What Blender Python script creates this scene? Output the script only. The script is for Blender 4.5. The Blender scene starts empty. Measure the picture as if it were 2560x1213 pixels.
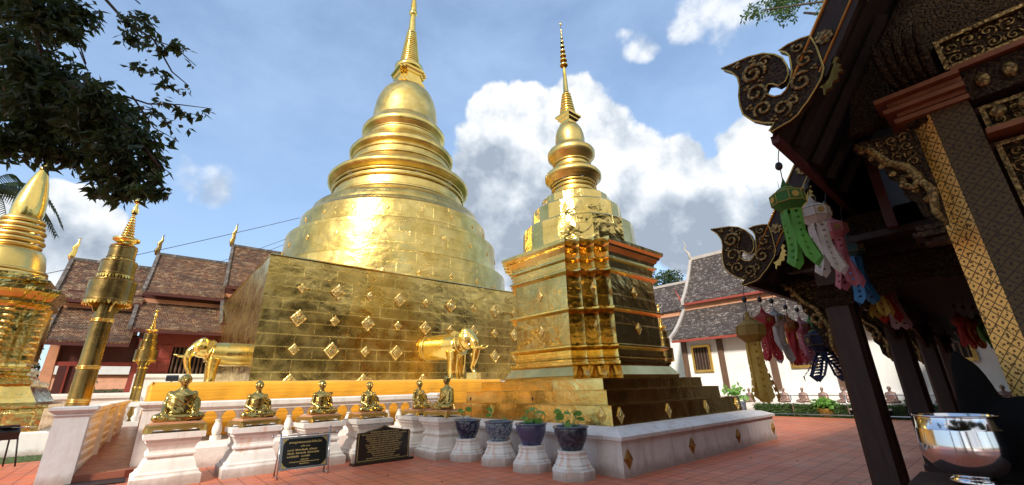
import bpy, math, random
from mathutils import Vector, Matrix, noise
R = math.radians
PI = math.pi
sc = bpy.context.scene
C = sc.collection
rnd = random.Random(7)

# ------------------------------------------------------------------ camera
cam_d = bpy.data.cameras.new("camera"); cam = bpy.data.objects.new("camera", cam_d); C.objects.link(cam)
TH, RO = R(19.2), R(1.42)
def _old2new(p): return Vector((p[0]*.757+p[1]*.653, -p[0]*.653+p[1]*.757, p[2]))
_up0 = Vector((0, -math.sin(TH), math.cos(TH))); _rt0 = Vector((1, 0, 0)); _fw0 = Vector((0, math.cos(TH), math.sin(TH)))
_ir = _old2new(math.cos(RO)*_rt0 - math.sin(RO)*_up0); _iu = _old2new(math.sin(RO)*_rt0 + math.cos(RO)*_up0); _fw = _old2new(_fw0)
M4 = Matrix(((_ir.x, _iu.x, -_fw.x, 0), (_ir.y, _iu.y, -_fw.y, 0), (_ir.z, _iu.z, -_fw.z, 1.6), (0, 0, 0, 1)))
cam.matrix_world = M4
cam_d.sensor_width = 36; cam_d.lens = 36*1037/2560; cam_d.clip_start = .05; cam_d.clip_end = 2000
sc.camera = cam

# ------------------------------------------------------------------ sun, exposure
SUN = Vector((-.80, -.42, .55)).normalized()          # towards the sun
sl = bpy.data.lights.new("sun", 'SUN'); sl.energy = 3.0; sl.angle = R(7.0); sl.color = (1, .93, .82)
so = bpy.data.objects.new("sun", sl); C.objects.link(so)
so.rotation_euler = SUN.to_track_quat('Z', 'Y').to_euler()
sc.view_settings.view_transform = 'Standard'; sc.view_settings.look = 'None'; sc.view_settings.exposure = 0.7
sc.view_settings.gamma = 1

# ------------------------------------------------------------------ world: sky with clouds
W = bpy.data.worlds.new("World"); sc.world = W; W.use_nodes = True
nt = W.node_tree; nt.nodes.clear()
def N(t, **k):
    n = nt.nodes.new(t)
    for a, v in k.items(): setattr(n, a, v)
    return n
def MA(op, a, b=None, c=None, clamp=False):
    n = N('ShaderNodeMath', operation=op, use_clamp=clamp)
    for i, v in enumerate((a, b, c)):
        if v is None: continue
        if isinstance(v, (int, float)): n.inputs[i].default_value = v
        else: nt.links.new(v, n.inputs[i])
    return n.outputs[0]
sky = N('ShaderNodeTexSky'); sky.sky_type = 'NISHITA'; sky.sun_disc = False
sky.sun_elevation = math.asin(SUN.z); sky.sun_rotation = math.atan2(SUN.x, SUN.y)
sky.air_density = 1.0; sky.dust_density = .6; sky.ozone_density = 2.0
tc = N('ShaderNodeTexCoord'); vec = tc.outputs['Generated']
CL=[(0.504, 0.63, 0.591, 0.063), (0.562, 0.57, 0.599, 0.059), (0.63, 0.496, 0.598, 0.063), (0.673, 0.504, 0.541, 0.091), (0.527, 0.676, 0.516, 0.084), (0.609, 0.612, 0.505, 0.122), (0.576, 0.709, 0.407, 0.105), (0.671, 0.644, 0.368, 0.094), (0.513, 0.736, 0.441, 0.066), (0.761, 0.444, 0.472, 0.071), (0.768, 0.49, 0.411, 0.099), (0.809, 0.387, 0.443, 0.069), (0.822, 0.437, 0.367, 0.103), (0.857, 0.339, 0.389, 0.066), (0.888, 0.332, 0.32, 0.071), (0.917, 0.287, 0.277, 0.053), (0.866, 0.406, 0.291, 0.066), (0.779, 0.544, 0.311, 0.081), (0.86, 0.238, 0.451, 0.059), (0.895, 0.21, 0.395, 0.067), (0.86, 0.283, 0.424, 0.04), (0.926, 0.208, 0.315, 0.057), (-0.143, 0.944, 0.296, 0.042), (-0.11, 0.954, 0.279, 0.035), (-0.164, 0.935, 0.315, 0.027), (-0.166, 0.957, 0.239, 0.049), (-0.115, 0.966, 0.231, 0.041), (-0.199, 0.939, 0.279, 0.031), (-0.16, 0.969, 0.19, 0.045), (0.63, 0.717, 0.298, 0.085), (0.54, 0.772, 0.336, 0.067),
    (-.7, -.5, .5, .45), (.1, -.85, .5, .35), (-.85, .1, .45, .3), (.5, -.7, .5, .3), (-.2, -.5, .85, .3)]
SL=[(0.656, 0.345, 0.671, 0.035), (0.633, 0.357, 0.687, 0.022), (0.674, 0.33, 0.66, 0.03), (0.693, 0.24, 0.679, 0.055), (0.701, 0.203, 0.684, 0.06), (-0.007, 0.922, 0.387, 0.04), (0.03, 0.921, 0.389, 0.045), (.72, .17, .67, .07)]
DK=[(0.551, 0.708, 0.441, 0.085), (0.62, 0.687, 0.379, 0.114), (0.532, 0.761, 0.371, 0.076), (0.832, 0.462, 0.309, 0.077), (0.777, 0.527, 0.345, 0.063), (0.875, 0.383, 0.295, 0.065), (0.929, 0.238, 0.282, 0.065), (0.664, 0.619, 0.42, 0.057), (-0.162, 0.957, 0.24, 0.033), (-0.112, 0.965, 0.238, 0.035), (0.04, 0.927, 0.373, 0.028), (0.623, 0.723, 0.298, 0.067)]
def field(L, v, grow=1.0):
    acc = None
    for x, y, z, w in L:
        w *= grow
        l = math.sqrt(x*x+y*y+z*z)
        d = N('ShaderNodeVectorMath', operation='DOT_PRODUCT'); nt.links.new(v, d.inputs[0]); d.inputs[1].default_value = (x/l, y/l, z/l)
        f = MA('MULTIPLY_ADD', d.outputs['Value'], 2/w**2, 1-2/w**2)
        acc = f if acc is None else MA('MAXIMUM', acc, f)
    return acc
def fbm(scale, detail, rough=.55, v=None, dist=0):
    n = N('ShaderNodeTexNoise'); n.inputs['Scale'].default_value = scale; n.inputs['Detail'].default_value = detail
    n.inputs['Roughness'].default_value = rough; n.inputs['Distortion'].default_value = dist
    nt.links.new(v or vec, n.inputs['Vector']); return n.outputs['Fac']
wob = N('ShaderNodeTexNoise'); wob.inputs['Scale'].default_value = 9; wob.inputs['Detail'].default_value = 3; nt.links.new(vec, wob.inputs['Vector'])
wv = N('ShaderNodeVectorMath', operation='MULTIPLY_ADD'); nt.links.new(wob.outputs['Color'], wv.inputs[0]); wv.inputs[1].default_value = (.07,)*3
sb = N('ShaderNodeVectorMath', operation='SUBTRACT'); nt.links.new(vec, sb.inputs[0]); sb.inputs[1].default_value = (.035,)*3
nt.links.new(sb.outputs[0], wv.inputs[2]); nv = N('ShaderNodeVectorMath', operation='NORMALIZE'); nt.links.new(wv.outputs[0], nv.inputs[0]); v2 = nv.outputs[0]
f1 = MA('MULTIPLY', MA('MAXIMUM', field(CL, v2, 1.12), -1.2), 1.5)
n1 = fbm(12, 10, .58)
dens = MA('ADD', f1, MA('MULTIPLY', MA('SUBTRACT', n1, .5), 2.6))
ss = N('ShaderNodeMapRange', interpolation_type='SMOOTHSTEP'); nt.links.new(dens, ss.inputs[0]); ss.inputs[1].default_value = -.35; ss.inputs[2].default_value = .25
s2_ = N('ShaderNodeMapRange', interpolation_type='SMOOTHSTEP'); nt.links.new(MA('ADD', MA('MAXIMUM', field(SL, v2), -1), MA('MULTIPLY', MA('SUBTRACT', n1, .5), 3.2)), s2_.inputs[0]); s2_.inputs[1].default_value = .1; s2_.inputs[2].default_value = 1.3; s2_.inputs[4].default_value = .8
cov = MA('MAXIMUM', ss.outputs[0], s2_.outputs[0])
# the underside of the cloud is grey, billows are shaded by offset noise
shv = N('ShaderNodeVectorMath', operation='ADD'); nt.links.new(vec, shv.inputs[0]); shv.inputs[1].default_value = (-.012, -.004, .02)
n1b = fbm(11, 7, .55, shv.outputs[0])
bil = MA('MULTIPLY', MA('SUBTRACT', n1, n1b), 2.0)
dk = field(DK, v2, 1.6)
dkr = N('ShaderNodeMapRange', interpolation_type='SMOOTHSTEP'); nt.links.new(MA('ADD', dk, MA('MULTIPLY', MA('SUBTRACT', fbm(7, 6), .5), 1.0)), dkr.inputs[0]); dkr.inputs[1].default_value = -.15; dkr.inputs[2].default_value = 1.0
lit = MA('ADD', MA('SUBTRACT', .86, MA('MULTIPLY', dkr.outputs[0], .8)), bil, clamp=True)
cr = N('ShaderNodeValToRGB'); nt.links.new(lit, cr.inputs[0])
e = cr.color_ramp.elements; e[0].color = (.25, .295, .36, 1); e[1].color = (.68, .69, .70, 1)
q = cr.color_ramp.elements.new(.5); q.color = (.43, .475, .53, 1)
wis = N('ShaderNodeMapRange'); wn = N('ShaderNodeVectorMath', operation='MULTIPLY'); nt.links.new(vec, wn.inputs[0]); wn.inputs[1].default_value = (1.6, 1.6, 3)
nt.links.new(fbm(2.4, 8, .6, wn.outputs[0], .15), wis.inputs[0]); wis.inputs[1].default_value = .3; wis.inputs[2].default_value = .85; wis.inputs[3].default_value = .30; wis.inputs[4].default_value = .85
skm = N('ShaderNodeVectorMath', operation='SCALE'); nt.links.new(sky.outputs[0], skm.inputs[0]); skm.inputs['Scale'].default_value = .15
m1 = N('ShaderNodeMixRGB'); nt.links.new(wis.outputs[0], m1.inputs[0]); nt.links.new(skm.outputs[0], m1.inputs[1]); m1.inputs[2].default_value = (.31, .44, .64, 1)
m2 = N('ShaderNodeMixRGB'); nt.links.new(cov, m2.inputs[0]); nt.links.new(m1.outputs[0], m2.inputs[1]); nt.links.new(cr.outputs[0], m2.inputs[2])
bg = N('ShaderNodeBackground'); nt.links.new(m2.outputs[0], bg.inputs[0]); bg.inputs[1].default_value = 1.0
wo = N('ShaderNodeOutputWorld'); nt.links.new(bg.outputs[0], wo.inputs[0])
W.cycles.sampling_method = 'MANUAL'; W.cycles.sample_map_resolution = 512

# ------------------------------------------------------------------ materials
class MT:
    def __init__(s, name):
        s.m = bpy.data.materials.new(name); s.m.use_nodes = True; s.t = s.m.node_tree
        s.b = s.t.nodes['Principled BSDF']; s.o = s.t.nodes['Material Output']
        s.h = None
        s.tc = s.t.nodes.new('ShaderNodeTexCoord')
    def n(s, t, **k):
        n = s.t.nodes.new(t)
        for a, v in k.items(): setattr(n, a, v)
        return n
    def set(s, sock, v):
        if hasattr(v, 'links') or hasattr(v, 'is_linked'): s.t.links.new(v, sock)
        else: sock.default_value = v if isinstance(v, (int, float)) or len(v) == len(sock.default_value) else (*v, 1)
    def math(s, op, a, b=None, c=None, clamp=False):
        n = s.n('ShaderNodeMath', operation=op, use_clamp=clamp)
        for i, v in enumerate((a, b, c)):
            if v is not None: s.set(n.inputs[i], v)
        return n.outputs[0]
    def vec(s, kind='Object', scale=(1, 1, 1), rot=(0, 0, 0), loc=(0, 0, 0)):
        mp = s.n('ShaderNodeMapping'); s.t.links.new(s.tc.outputs[kind], mp.inputs[0])
        mp.inputs['Scale'].default_value = scale; mp.inputs['Rotation'].default_value = rot; mp.inputs['Location'].default_value = loc
        return mp.outputs[0]
    def noise(s, scale, detail=4, rough=.55, v=None, dist=0, out='Fac'):
        n = s.n('ShaderNodeTexNoise'); n.inputs['Scale'].default_value = scale; n.inputs['Detail'].default_value = detail
        n.inputs['Roughness'].default_value = rough; n.inputs['Distortion'].default_value = dist
        s.t.links.new(v or s.tc.outputs['Object'], n.inputs['Vector']); return n.outputs[out]
    def vor(s, scale, v=None, feat='F1', out='Distance', rnd=1):
        n = s.n('ShaderNodeTexVoronoi', feature=feat); n.inputs['Scale'].default_value = scale; n.inputs['Randomness'].default_value = rnd
        s.t.links.new(v or s.tc.outputs['Object'], n.inputs['Vector']); return n.outputs[out]
    def brick(s, v, w, h, c1=(1, 1, 1), c2=(.8, .8, .8), mo=(0, 0, 0), mortar=.02, off=.5, bias=0):
        n = s.n('ShaderNodeTexBrick'); n.offset = off; s.t.links.new(v, n.inputs['Vector']); n.inputs['Scale'].default_value = 1
        n.inputs['Brick Width'].default_value = w; n.inputs['Row Height'].default_value = h; n.inputs['Mortar Size'].default_value = mortar
        n.inputs['Mortar Smooth'].default_value = .3; n.inputs['Bias'].default_value = bias
        for k, c in (('Color1', c1), ('Color2', c2), ('Mortar', mo)): s.set(n.inputs[k], c)
        return n
    def ramp(s, f, stops):
        r = s.n('ShaderNodeValToRGB'); s.t.links.new(f, r.inputs[0]); el = r.color_ramp.elements
        while len(el) < len(stops): el.new(.5)
        for e_, (p, c) in zip(el, stops): e_.position = p; e_.color = (*c, 1) if len(c) == 3 else c
        return r.outputs[0]
    def mix(s, f, a, b, mode='MIX'):
        n = s.n('ShaderNodeMixRGB', blend_type=mode); s.set(n.inputs[0], f); s.set(n.inputs[1], a); s.set(n.inputs[2], b); return n.outputs[0]
    def rng(s, f, a, b, c=0, d=1):
        n = s.n('ShaderNodeMapRange'); s.t.links.new(f, n.inputs[0])
        for i, v in enumerate((a, b, c, d)): n.inputs[i+1].default_value = v
        return n.outputs[0]
    def bump(s, h, dist, strength=1.0):
        n = s.n('ShaderNodeBump'); n.inputs['Distance'].default_value = dist; n.inputs['Strength'].default_value = strength
        s.t.links.new(h, n.inputs['Height'])
        if s.h: s.t.links.new(s.h, n.inputs['Normal'])
        s.h = n.outputs[0]; s.t.links.new(s.h, s.b.inputs['Normal'])
    def col(s, c): s.set(s.b.inputs['Base Color'], c)
    def par(s, rough=None, metal=None, spec=None):
        if rough is not None: s.set(s.b.inputs['Roughness'], rough)
        if metal is not None: s.set(s.b.inputs['Metallic'], metal)
        if spec is not None: s.set(s.b.inputs['Specular IOR Level'], spec)

G1, G2 = (.86, .64, .22), (.64, .45, .12)
def gold(name, brick=None, crinkle=.03, cs=1.6, rough=(.24, .42), c1=G1, c2=G2, fine=.004, streak=False, metal=1.0, patina=0):
    m = MT(name)
    base = m.mix(m.rng(m.noise(1.1, 5), .35, .65), c1, c2)
    if brick:
        b = m.brick(m.vec('UV'), brick[0], brick[1], (.97, .97, .97), (.84, .82, .78), (1.12, 1.1, 1.0), .012, .47)
        base = m.mix(1.0, base, b.outputs['Color'], 'MULTIPLY')
        bb = m.brick(m.vec('UV'), brick[0], brick[1], (.2, .2, .2), (.0, .0, .0), (.9, .9, .9), .016, .47)
        m.bump(bb.outputs['Color'], .006)
        cell = m.brick(m.vec('UV'), brick[0], brick[1], (0, 0, 0), (1, 1, 1), (.5, .5, .5), 0.0, .47)
        w4 = m.n('ShaderNodeTexNoise', noise_dimensions='4D'); w4.inputs['Scale'].default_value = 1.1; w4.inputs['Detail'].default_value = 3; w4.inputs['Distortion'].default_value = .6
        m.t.links.new(m.vec('UV', (.9, 1.2, 1)), w4.inputs['Vector']); m.t.links.new(m.math('MULTIPLY', cell.outputs['Color'], 3.0), w4.inputs['W'])
        m.bump(w4.outputs['Fac'], .075*crinkle/.03)
    m.bump(m.noise(cs, 3, .5, dist=.5), crinkle*.9)
    m.bump(m.noise(cs*7, 3, .55), fine*.6)
    if patina:
        base = m.mix(m.rng(m.noise(.33, 7, .62, dist=.8), .46, .68, 0, patina), base, (.30, .21, .075))
    if streak:
        base = m.mix(m.rng(m.noise(1, 6, .6, m.vec('UV', (3.5, .18, 1))), .56, .8, 0, .35), base, (.22, .13, .04))
    m.col(base); m.par(m.rng(m.noise(2.3, 5), .3, .7, rough[0], rough[1]), metal)
    return m.m
def plain(name, c, rough=.6, metal=0, var=.15, scale=6, bump=.002):
    m = MT(name)
    m.col(m.mix(m.rng(m.noise(scale, 6), .3, .7), c, tuple(x*(1-var) for x in c))); m.par(rough, metal)
    if bump: m.bump(m.noise(scale*5, 4), bump)
    return m.m
MAT = {}
MAT['gold_big'] = gold('gold_sheet_large', (1.25, .44), .017, 1.1, (.20, .38), streak=True, patina=.3)
MAT['gold_drum'] = gold('gold_sheet_drum', (1.9, .62), .022, .9, (.24, .38), patina=.6, streak=True)  # brown patina here also stands in for dark reflections on the drums
MAT['gold_ring'] = gold('gold_rings', None, .010, 1.2, (.28, .42), fine=.002, patina=.35)
MAT['gold_small'] = gold('gold_sheet_small', None, .016, 2.2, (.12, .24), c1=(.78, .56, .2), c2=(.58, .39, .11), streak=True)
MAT['gold_panel'] = gold('gold_body_panel', (1.6, .8), .018, 2.2, (.10, .22), c1=(.76, .54, .18), c2=(.55, .36, .1), streak=True)
MAT['gold_sdrum'] = gold('gold_small_drum', (1.2, .7), .035, 2.0, (.10, .25), c1=G1, c2=G2)
MAT['gold_bright'] = gold('gold_polished', None, .012, 3, (.12, .25), c1=(.9, .66, .2), c2=(.8, .53, .12))
MAT['gold_pole'] = gold('gold_pole', None, .008, 3, (.2, .35), c1=(.40, .28, .09), c2=(.20, .13, .045), streak=True, patina=.4)
MAT['gold_yellow'] = gold('gold_chedi_left', (.6, .4), .03, 3, (.1, .25), c1=(.85, .68, .25), c2=(.7, .5, .14))
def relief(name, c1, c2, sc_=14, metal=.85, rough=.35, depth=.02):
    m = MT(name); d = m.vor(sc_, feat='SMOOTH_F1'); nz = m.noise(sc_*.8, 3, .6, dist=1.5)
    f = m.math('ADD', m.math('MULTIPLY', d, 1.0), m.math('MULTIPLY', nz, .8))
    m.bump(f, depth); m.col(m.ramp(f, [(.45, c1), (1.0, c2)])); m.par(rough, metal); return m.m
MAT['plaque'] = relief('gold_relief', (.9, .72, .33), (.72, .5, .16), 12, 1, .32, .02)
MAT['plaque_old'] = relief('old_plaque', (.55, .3, .06), (.25, .12, .03), 16, .5, .5, .02)
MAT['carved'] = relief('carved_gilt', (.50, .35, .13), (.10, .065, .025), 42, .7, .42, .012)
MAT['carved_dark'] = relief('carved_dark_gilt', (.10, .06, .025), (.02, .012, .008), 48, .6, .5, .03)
MAT['gilt_edge'] = gold('gilt_edge', None, .01, 5, (.25, .4), c1=(.55, .38, .12), c2=(.34, .22, .07))
def brassm():
    m = MT('statue_brass'); m.col(m.mix(m.rng(m.noise(3, 5), .35, .65), (.56, .42, .14), (.34, .25, .075)))
    w = m.n('ShaderNodeTexWave', wave_type='BANDS', bands_direction='DIAGONAL'); m.t.links.new(m.vec('Object', (1, .6, 1.2)), w.inputs[0])
    w.inputs['Scale'].default_value = 4.5; w.inputs['Distortion'].default_value = 2.5; w.inputs['Detail'].default_value = 2
    sx = m.n('ShaderNodeSeparateXYZ'); m.t.links.new(m.tc.outputs['Object'], sx.inputs[0])
    m.bump(m.math('MULTIPLY', w.outputs['Fac'], m.rng(sx.outputs[2], .5, .6, 1, 0)), .0035); m.bump(m.noise(25, 3), .0015)
    m.par(m.rng(m.noise(5, 4), .3, .7, .17, .32), 1.0); return m.m
MAT['brass'] = brassm()
MAT['stand'] = gold('stand_gilt', None, .01, 6, (.25, .45), c1=(.8, .58, .2), c2=(.55, .36, .1))
MAT['maroon'] = plain('maroon_paint', (.30, .05, .035), .5, 0, .3, 8)
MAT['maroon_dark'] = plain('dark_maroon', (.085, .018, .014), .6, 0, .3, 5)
MAT['salmon'] = plain('salmon_plaster', (.62, .30, .17), .8, 0, .25, 3)
MAT['trim_red'] = plain('gilt_red_trim', (.26, .10, .045), .55, .2, .3, 8)
MAT['blackcloth'] = plain('black_cloth', (.006, .006, .007), 1.0, 0, .3, 5); MAT['blackcloth'].node_tree.nodes['Principled BSDF'].inputs['Specular IOR Level'].default_value = .1
MAT['black'] = plain('black_plastic', (.015, .015, .017), .45)
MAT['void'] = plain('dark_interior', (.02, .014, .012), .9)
MAT['steel'] = plain('brushed_steel', (.55, .55, .56), .25, 1, .1, 3, .0005)
MAT['chrome'] = plain('polished_steel', (.66, .66, .70), .12, 1, .03, 3, 0)
MAT['soil'] = plain('dark_soil', (.03, .022, .015), .95)
MAT['darkwood'] = None
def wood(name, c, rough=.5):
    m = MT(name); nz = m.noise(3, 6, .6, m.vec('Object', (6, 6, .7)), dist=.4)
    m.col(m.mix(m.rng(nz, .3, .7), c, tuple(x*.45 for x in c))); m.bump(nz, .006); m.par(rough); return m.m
MAT['darkwood'] = wood('dark_lacquer_wood', (.050, .020, .015), .6)
MAT['brownwood'] = wood('brown_post_wood', (.16, .085, .05), .6)
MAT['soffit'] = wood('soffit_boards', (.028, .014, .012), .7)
def plaster(name, c=(.86, .81, .74), grime=.5, rust=.25):
    m = MT(name)
    f = m.rng(m.noise(1.3, 7, .65), .45, .75, 0, grime)
    base = m.mix(f, c, (c[0]*.72, c[1]*.68, c[2]*.62))
    st = m.rng(m.noise(1, 6, .65, m.vec('Object', (5, 5, .7))), .52, .72, 0, grime)
    base = m.mix(st, base, (.42, .38, .34))
    if rust:
        r = m.rng(m.noise(1.1, 5, .6, m.vec('Object', (3.5, 3.5, .9), loc=(3, 1, 2))), .55, .7, 0, rust)
        base = m.mix(r, base, (.62, .32, .16))
    # splash dirt near the ground
    wp = m.n('ShaderNodeNewGeometry'); sz = m.n('ShaderNodeSeparateXYZ'); m.t.links.new(wp.outputs['Position'], sz.inputs[0])
    d_ = m.math('ADD', sz.outputs[2], m.math('MULTIPLY', m.noise(4, 6, .7), -.35))
    base = m.mix(m.rng(d_, -.12, .05, .65, 0), base, (.30, .22, .17))
    m.col(base); m.par(.75); m.bump(m.noise(9, 6, .6), .008); return m.m
MAT['white'] = plaster('white_plaster')
MAT['white_clean'] = plaster('white_wall', (.80, .79, .76), .25, 0)
MAT['white_rust'] = plaster('rust_streaked_plaster', (.80, .77, .73), .55, .75)
MAT['white_old'] = plaster('weathered_plinth', (.76, .71, .69), .75, .12)
MAT['greypost'] = plaster('grey_roughcast', (.55, .56, .58), .5, 0)
def tiles_floor():
    m = MT('red_floor_tiles'); v = m.vec('Object')
    b = m.brick(v, .31, .31, (1, 1, 1), (.84, .84, .84), (.42, .36, .34), .012, 0)
    f = m.rng(m.noise(.35, 6, .6), .35, .7); base = m.mix(f, (.74, .20, .09), (.62, .16, .08))
    base = m.mix(m.rng(m.noise(1.4, 6, .7), .48, .72, 0, .6), base, (.52, .27, .20))
    base = m.mix(m.rng(m.noise(.22, 5, .6, dist=1), .5, .62, 0, .4), base, (.30, .12, .09))
    base = m.mix(m.rng(m.noise(26, 3), .62, .72, 0, .35), base, (.12, .06, .04))
    m.col(m.mix(1, base, b.outputs['Color'], 'MULTIPLY')); m.bump(b.outputs['Color'], .004)
    m.bump(m.noise(20, 4), .002); m.par(m.rng(m.noise(1.2, 5), .3, .7, .38, .62)); return m.m
MAT['pave'] = tiles_floor()
def ramp_floor():
    m = MT('polished_red_concrete'); m.col(m.mix(m.rng(m.noise(2, 6), .3, .7), (.36, .12, .07), (.24, .075, .045)))
    m.par(m.rng(m.noise(4, 5), .3, .7, .25, .45)); m.bump(m.noise(7, 4), .004); return m.m
MAT['rampfloor'] = ramp_floor()
def rooft(name, cs, mo, w=.15, h=.13, dark=(.03, .022, .02), dk=.5):
    m = MT(name); v = m.vec('UV')
    wv_ = m.n('ShaderNodeVectorMath', operation='MULTIPLY_ADD'); m.t.links.new(m.noise(1.2, 3, out='Color', v=v), wv_.inputs[0]); wv_.inputs[1].default_value = (.1, .1, 0); m.t.links.new(v, wv_.inputs[2]); v = wv_.outputs[0]
    b = m.brick(v, w, h, cs[0], cs[1], mo, .016, .5, 0)
    d = m.vor(1, m.vec('UV', (1/w, 1/h, 1)), out='Color')
    sp = m.n('ShaderNodeSeparateColor'); m.t.links.new(d, sp.inputs[0])
    base = m.mix(m.rng(sp.outputs[0], .45, .8), b.outputs['Color'], cs[2])
    base = m.mix(m.rng(sp.outputs[1], .72, .9), base, cs[3])
    base = m.mix(m.rng(m.noise(.8, 7, .7, v), .42, .66, 0, dk), base, dark)
    m.col(m.mix(b.outputs['Fac'], base, mo)); m.par(.85)
    saw = m.math('FRACT', m.math('DIVIDE', m.n('ShaderNodeSeparateXYZ').outputs[1], h))
    sx = saw.node.inputs[0].links[0].from_node.inputs[0].links[0].from_node; m.t.links.new(v, sx.inputs[0])
    m.bump(saw, -.03); m.bump(b.outputs['Fac'], -.02); m.bump(sp.outputs[0], .02); return m.m
MAT['roof_brown'] = rooft('clay_roof_tiles', [(.24, .10, .042), (.13, .056, .028), (.33, .16, .07), (.44, .30, .17)], (.018, .010, .006), dk=.8)
MAT['roof_grey'] = rooft('weathered_roof_tiles', [(.11, .075, .06), (.06, .045, .04), (.15, .11, .09), (.42, .36, .31)], (.012, .010, .009), dk=.8)
def cloth(name, c):
    m = MT(name); w = m.n('ShaderNodeTexWave', wave_type='BANDS', bands_direction='Z'); m.t.links.new(m.vec('Object', (.12, .12, 1)), w.inputs[0])
    w.inputs['Scale'].default_value = 3.2; w.inputs['Distortion'].default_value = 3.5; w.inputs['Detail'].default_value = 4
    m.bump(w.outputs['Fac'], .002); m.bump(m.noise(1, 5, .6, m.vec('Object', (1.2, 1.2, 14))), .018)
    m.col(m.mix(m.rng(m.noise(1, 4, .6, m.vec('Object', (.8, .8, 6))), .3, .7), c, tuple(x*.8 for x in c))); m.par(.7); m.b.inputs['Sheen Weight'].default_value = .3; return m.m
MAT['cloth'] = cloth('saffron_cloth', (.90, .42, .015))
def leafmat(name, a, b, trans=.3):
    m = MT(name); oi = m.n('ShaderNodeObjectInfo')
    geo = m.n('ShaderNodeNewGeometry')
    m.col(m.mix(m.rng(geo.outputs['Random Per Island'], 0, 1), a, b)); m.par(.45)
    tr = m.n('ShaderNodeBsdfTranslucent'); m.set(tr.inputs[0], tuple(min(1, x*1.6) for x in b)); mx = m.n('ShaderNodeMixShader'); mx.inputs[0].default_value = trans
    m.t.links.new(m.b.outputs[0], mx.inputs[1]); m.t.links.new(tr.outputs[0], mx.inputs[2]); m.t.links.new(mx.outputs[0], m.o.inputs[0]); return m.m
MAT['leaf_dark'] = leafmat('dark_leaves', (.014, .032, .010), (.055, .085, .022), .28)
MAT['leaf_mid'] = leafmat('mid_leaves', (.04, .085, .02), (.09, .15, .04), .25)
MAT['leaf_bright'] = leafmat('bright_leaves', (.10, .26, .04), (.22, .42, .09), .3)
MAT['bark'] = wood('bark', (.10, .075, .055), .9)
def grassm():
    m = MT('grass_ground'); m.col(m.mix(m.rng(m.noise(9, 8, .7), .3, .7), (.05, .10, .025), (.11, .14, .05))); m.par(.9); m.bump(m.noise(40, 4), .03); return m.m
MAT['grass'] = grassm()
def pot(name, bg_, fg, sc_, thr=.5):
    m = MT(name); f = m.noise(sc_, 4, .6, dist=2.0); base = m.mix(m.rng(f, thr-.05, thr+.05), bg_, fg)
    m.col(base); m.par(.12); m.bump(m.noise(30, 2), .001); return m.m
MAT['pot1'] = pot('glazed_dragon_pot', (.012, .018, .05), (.15, .18, .23), 7, .56)
MAT['pot2'] = pot('glazed_pale_pot', (.05, .08, .16), (.25, .31, .33), 11, .5)
def potv():
    m = MT('glazed_flower_pot'); d = m.vor(9); e_ = m.math('SINE', m.math('MULTIPLY', d, 38))
    m.col(m.mix(m.rng(m.math('ADD', e_, m.math('MULTIPLY', m.noise(30, 3), 1.2)), .2, .9), (.012, .013, .06), (.13, .13, .25))); m.par(.12); return m.m
MAT['pot3'] = potv()
MAT['pot4'] = pot('glazed_dusty_pot', (.025, .03, .055), (.075, .085, .11), 8, .5)
MAT['potrim'] = plain('glaze_rim', (.10, .13, .2), .15)
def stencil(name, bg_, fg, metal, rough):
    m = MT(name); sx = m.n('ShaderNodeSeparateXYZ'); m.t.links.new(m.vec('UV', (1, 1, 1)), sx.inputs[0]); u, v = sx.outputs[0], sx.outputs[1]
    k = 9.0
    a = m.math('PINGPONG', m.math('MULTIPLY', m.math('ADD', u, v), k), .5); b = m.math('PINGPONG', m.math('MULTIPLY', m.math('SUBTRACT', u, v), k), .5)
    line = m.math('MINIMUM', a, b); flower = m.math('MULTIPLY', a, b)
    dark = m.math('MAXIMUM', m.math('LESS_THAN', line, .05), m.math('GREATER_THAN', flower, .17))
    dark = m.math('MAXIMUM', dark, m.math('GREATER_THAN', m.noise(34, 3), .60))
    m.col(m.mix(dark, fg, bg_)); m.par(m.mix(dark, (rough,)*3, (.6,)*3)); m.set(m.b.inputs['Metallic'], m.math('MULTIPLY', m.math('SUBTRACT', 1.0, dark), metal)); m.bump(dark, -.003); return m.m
MAT['stencil'] = stencil('stencilled_gold_sunlit', (.16, .08, .02), (1.0, .66, .2), .2, .45)  # brighter gold stands in for sunlight on the column's chamfer
MAT['stencil_shaded'] = stencil('stencilled_gold_shaded', (.022, .012, .01), (.10, .065, .025), .3, .55)  # same stencil darkened: shade on the column faces put into the colour

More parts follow.
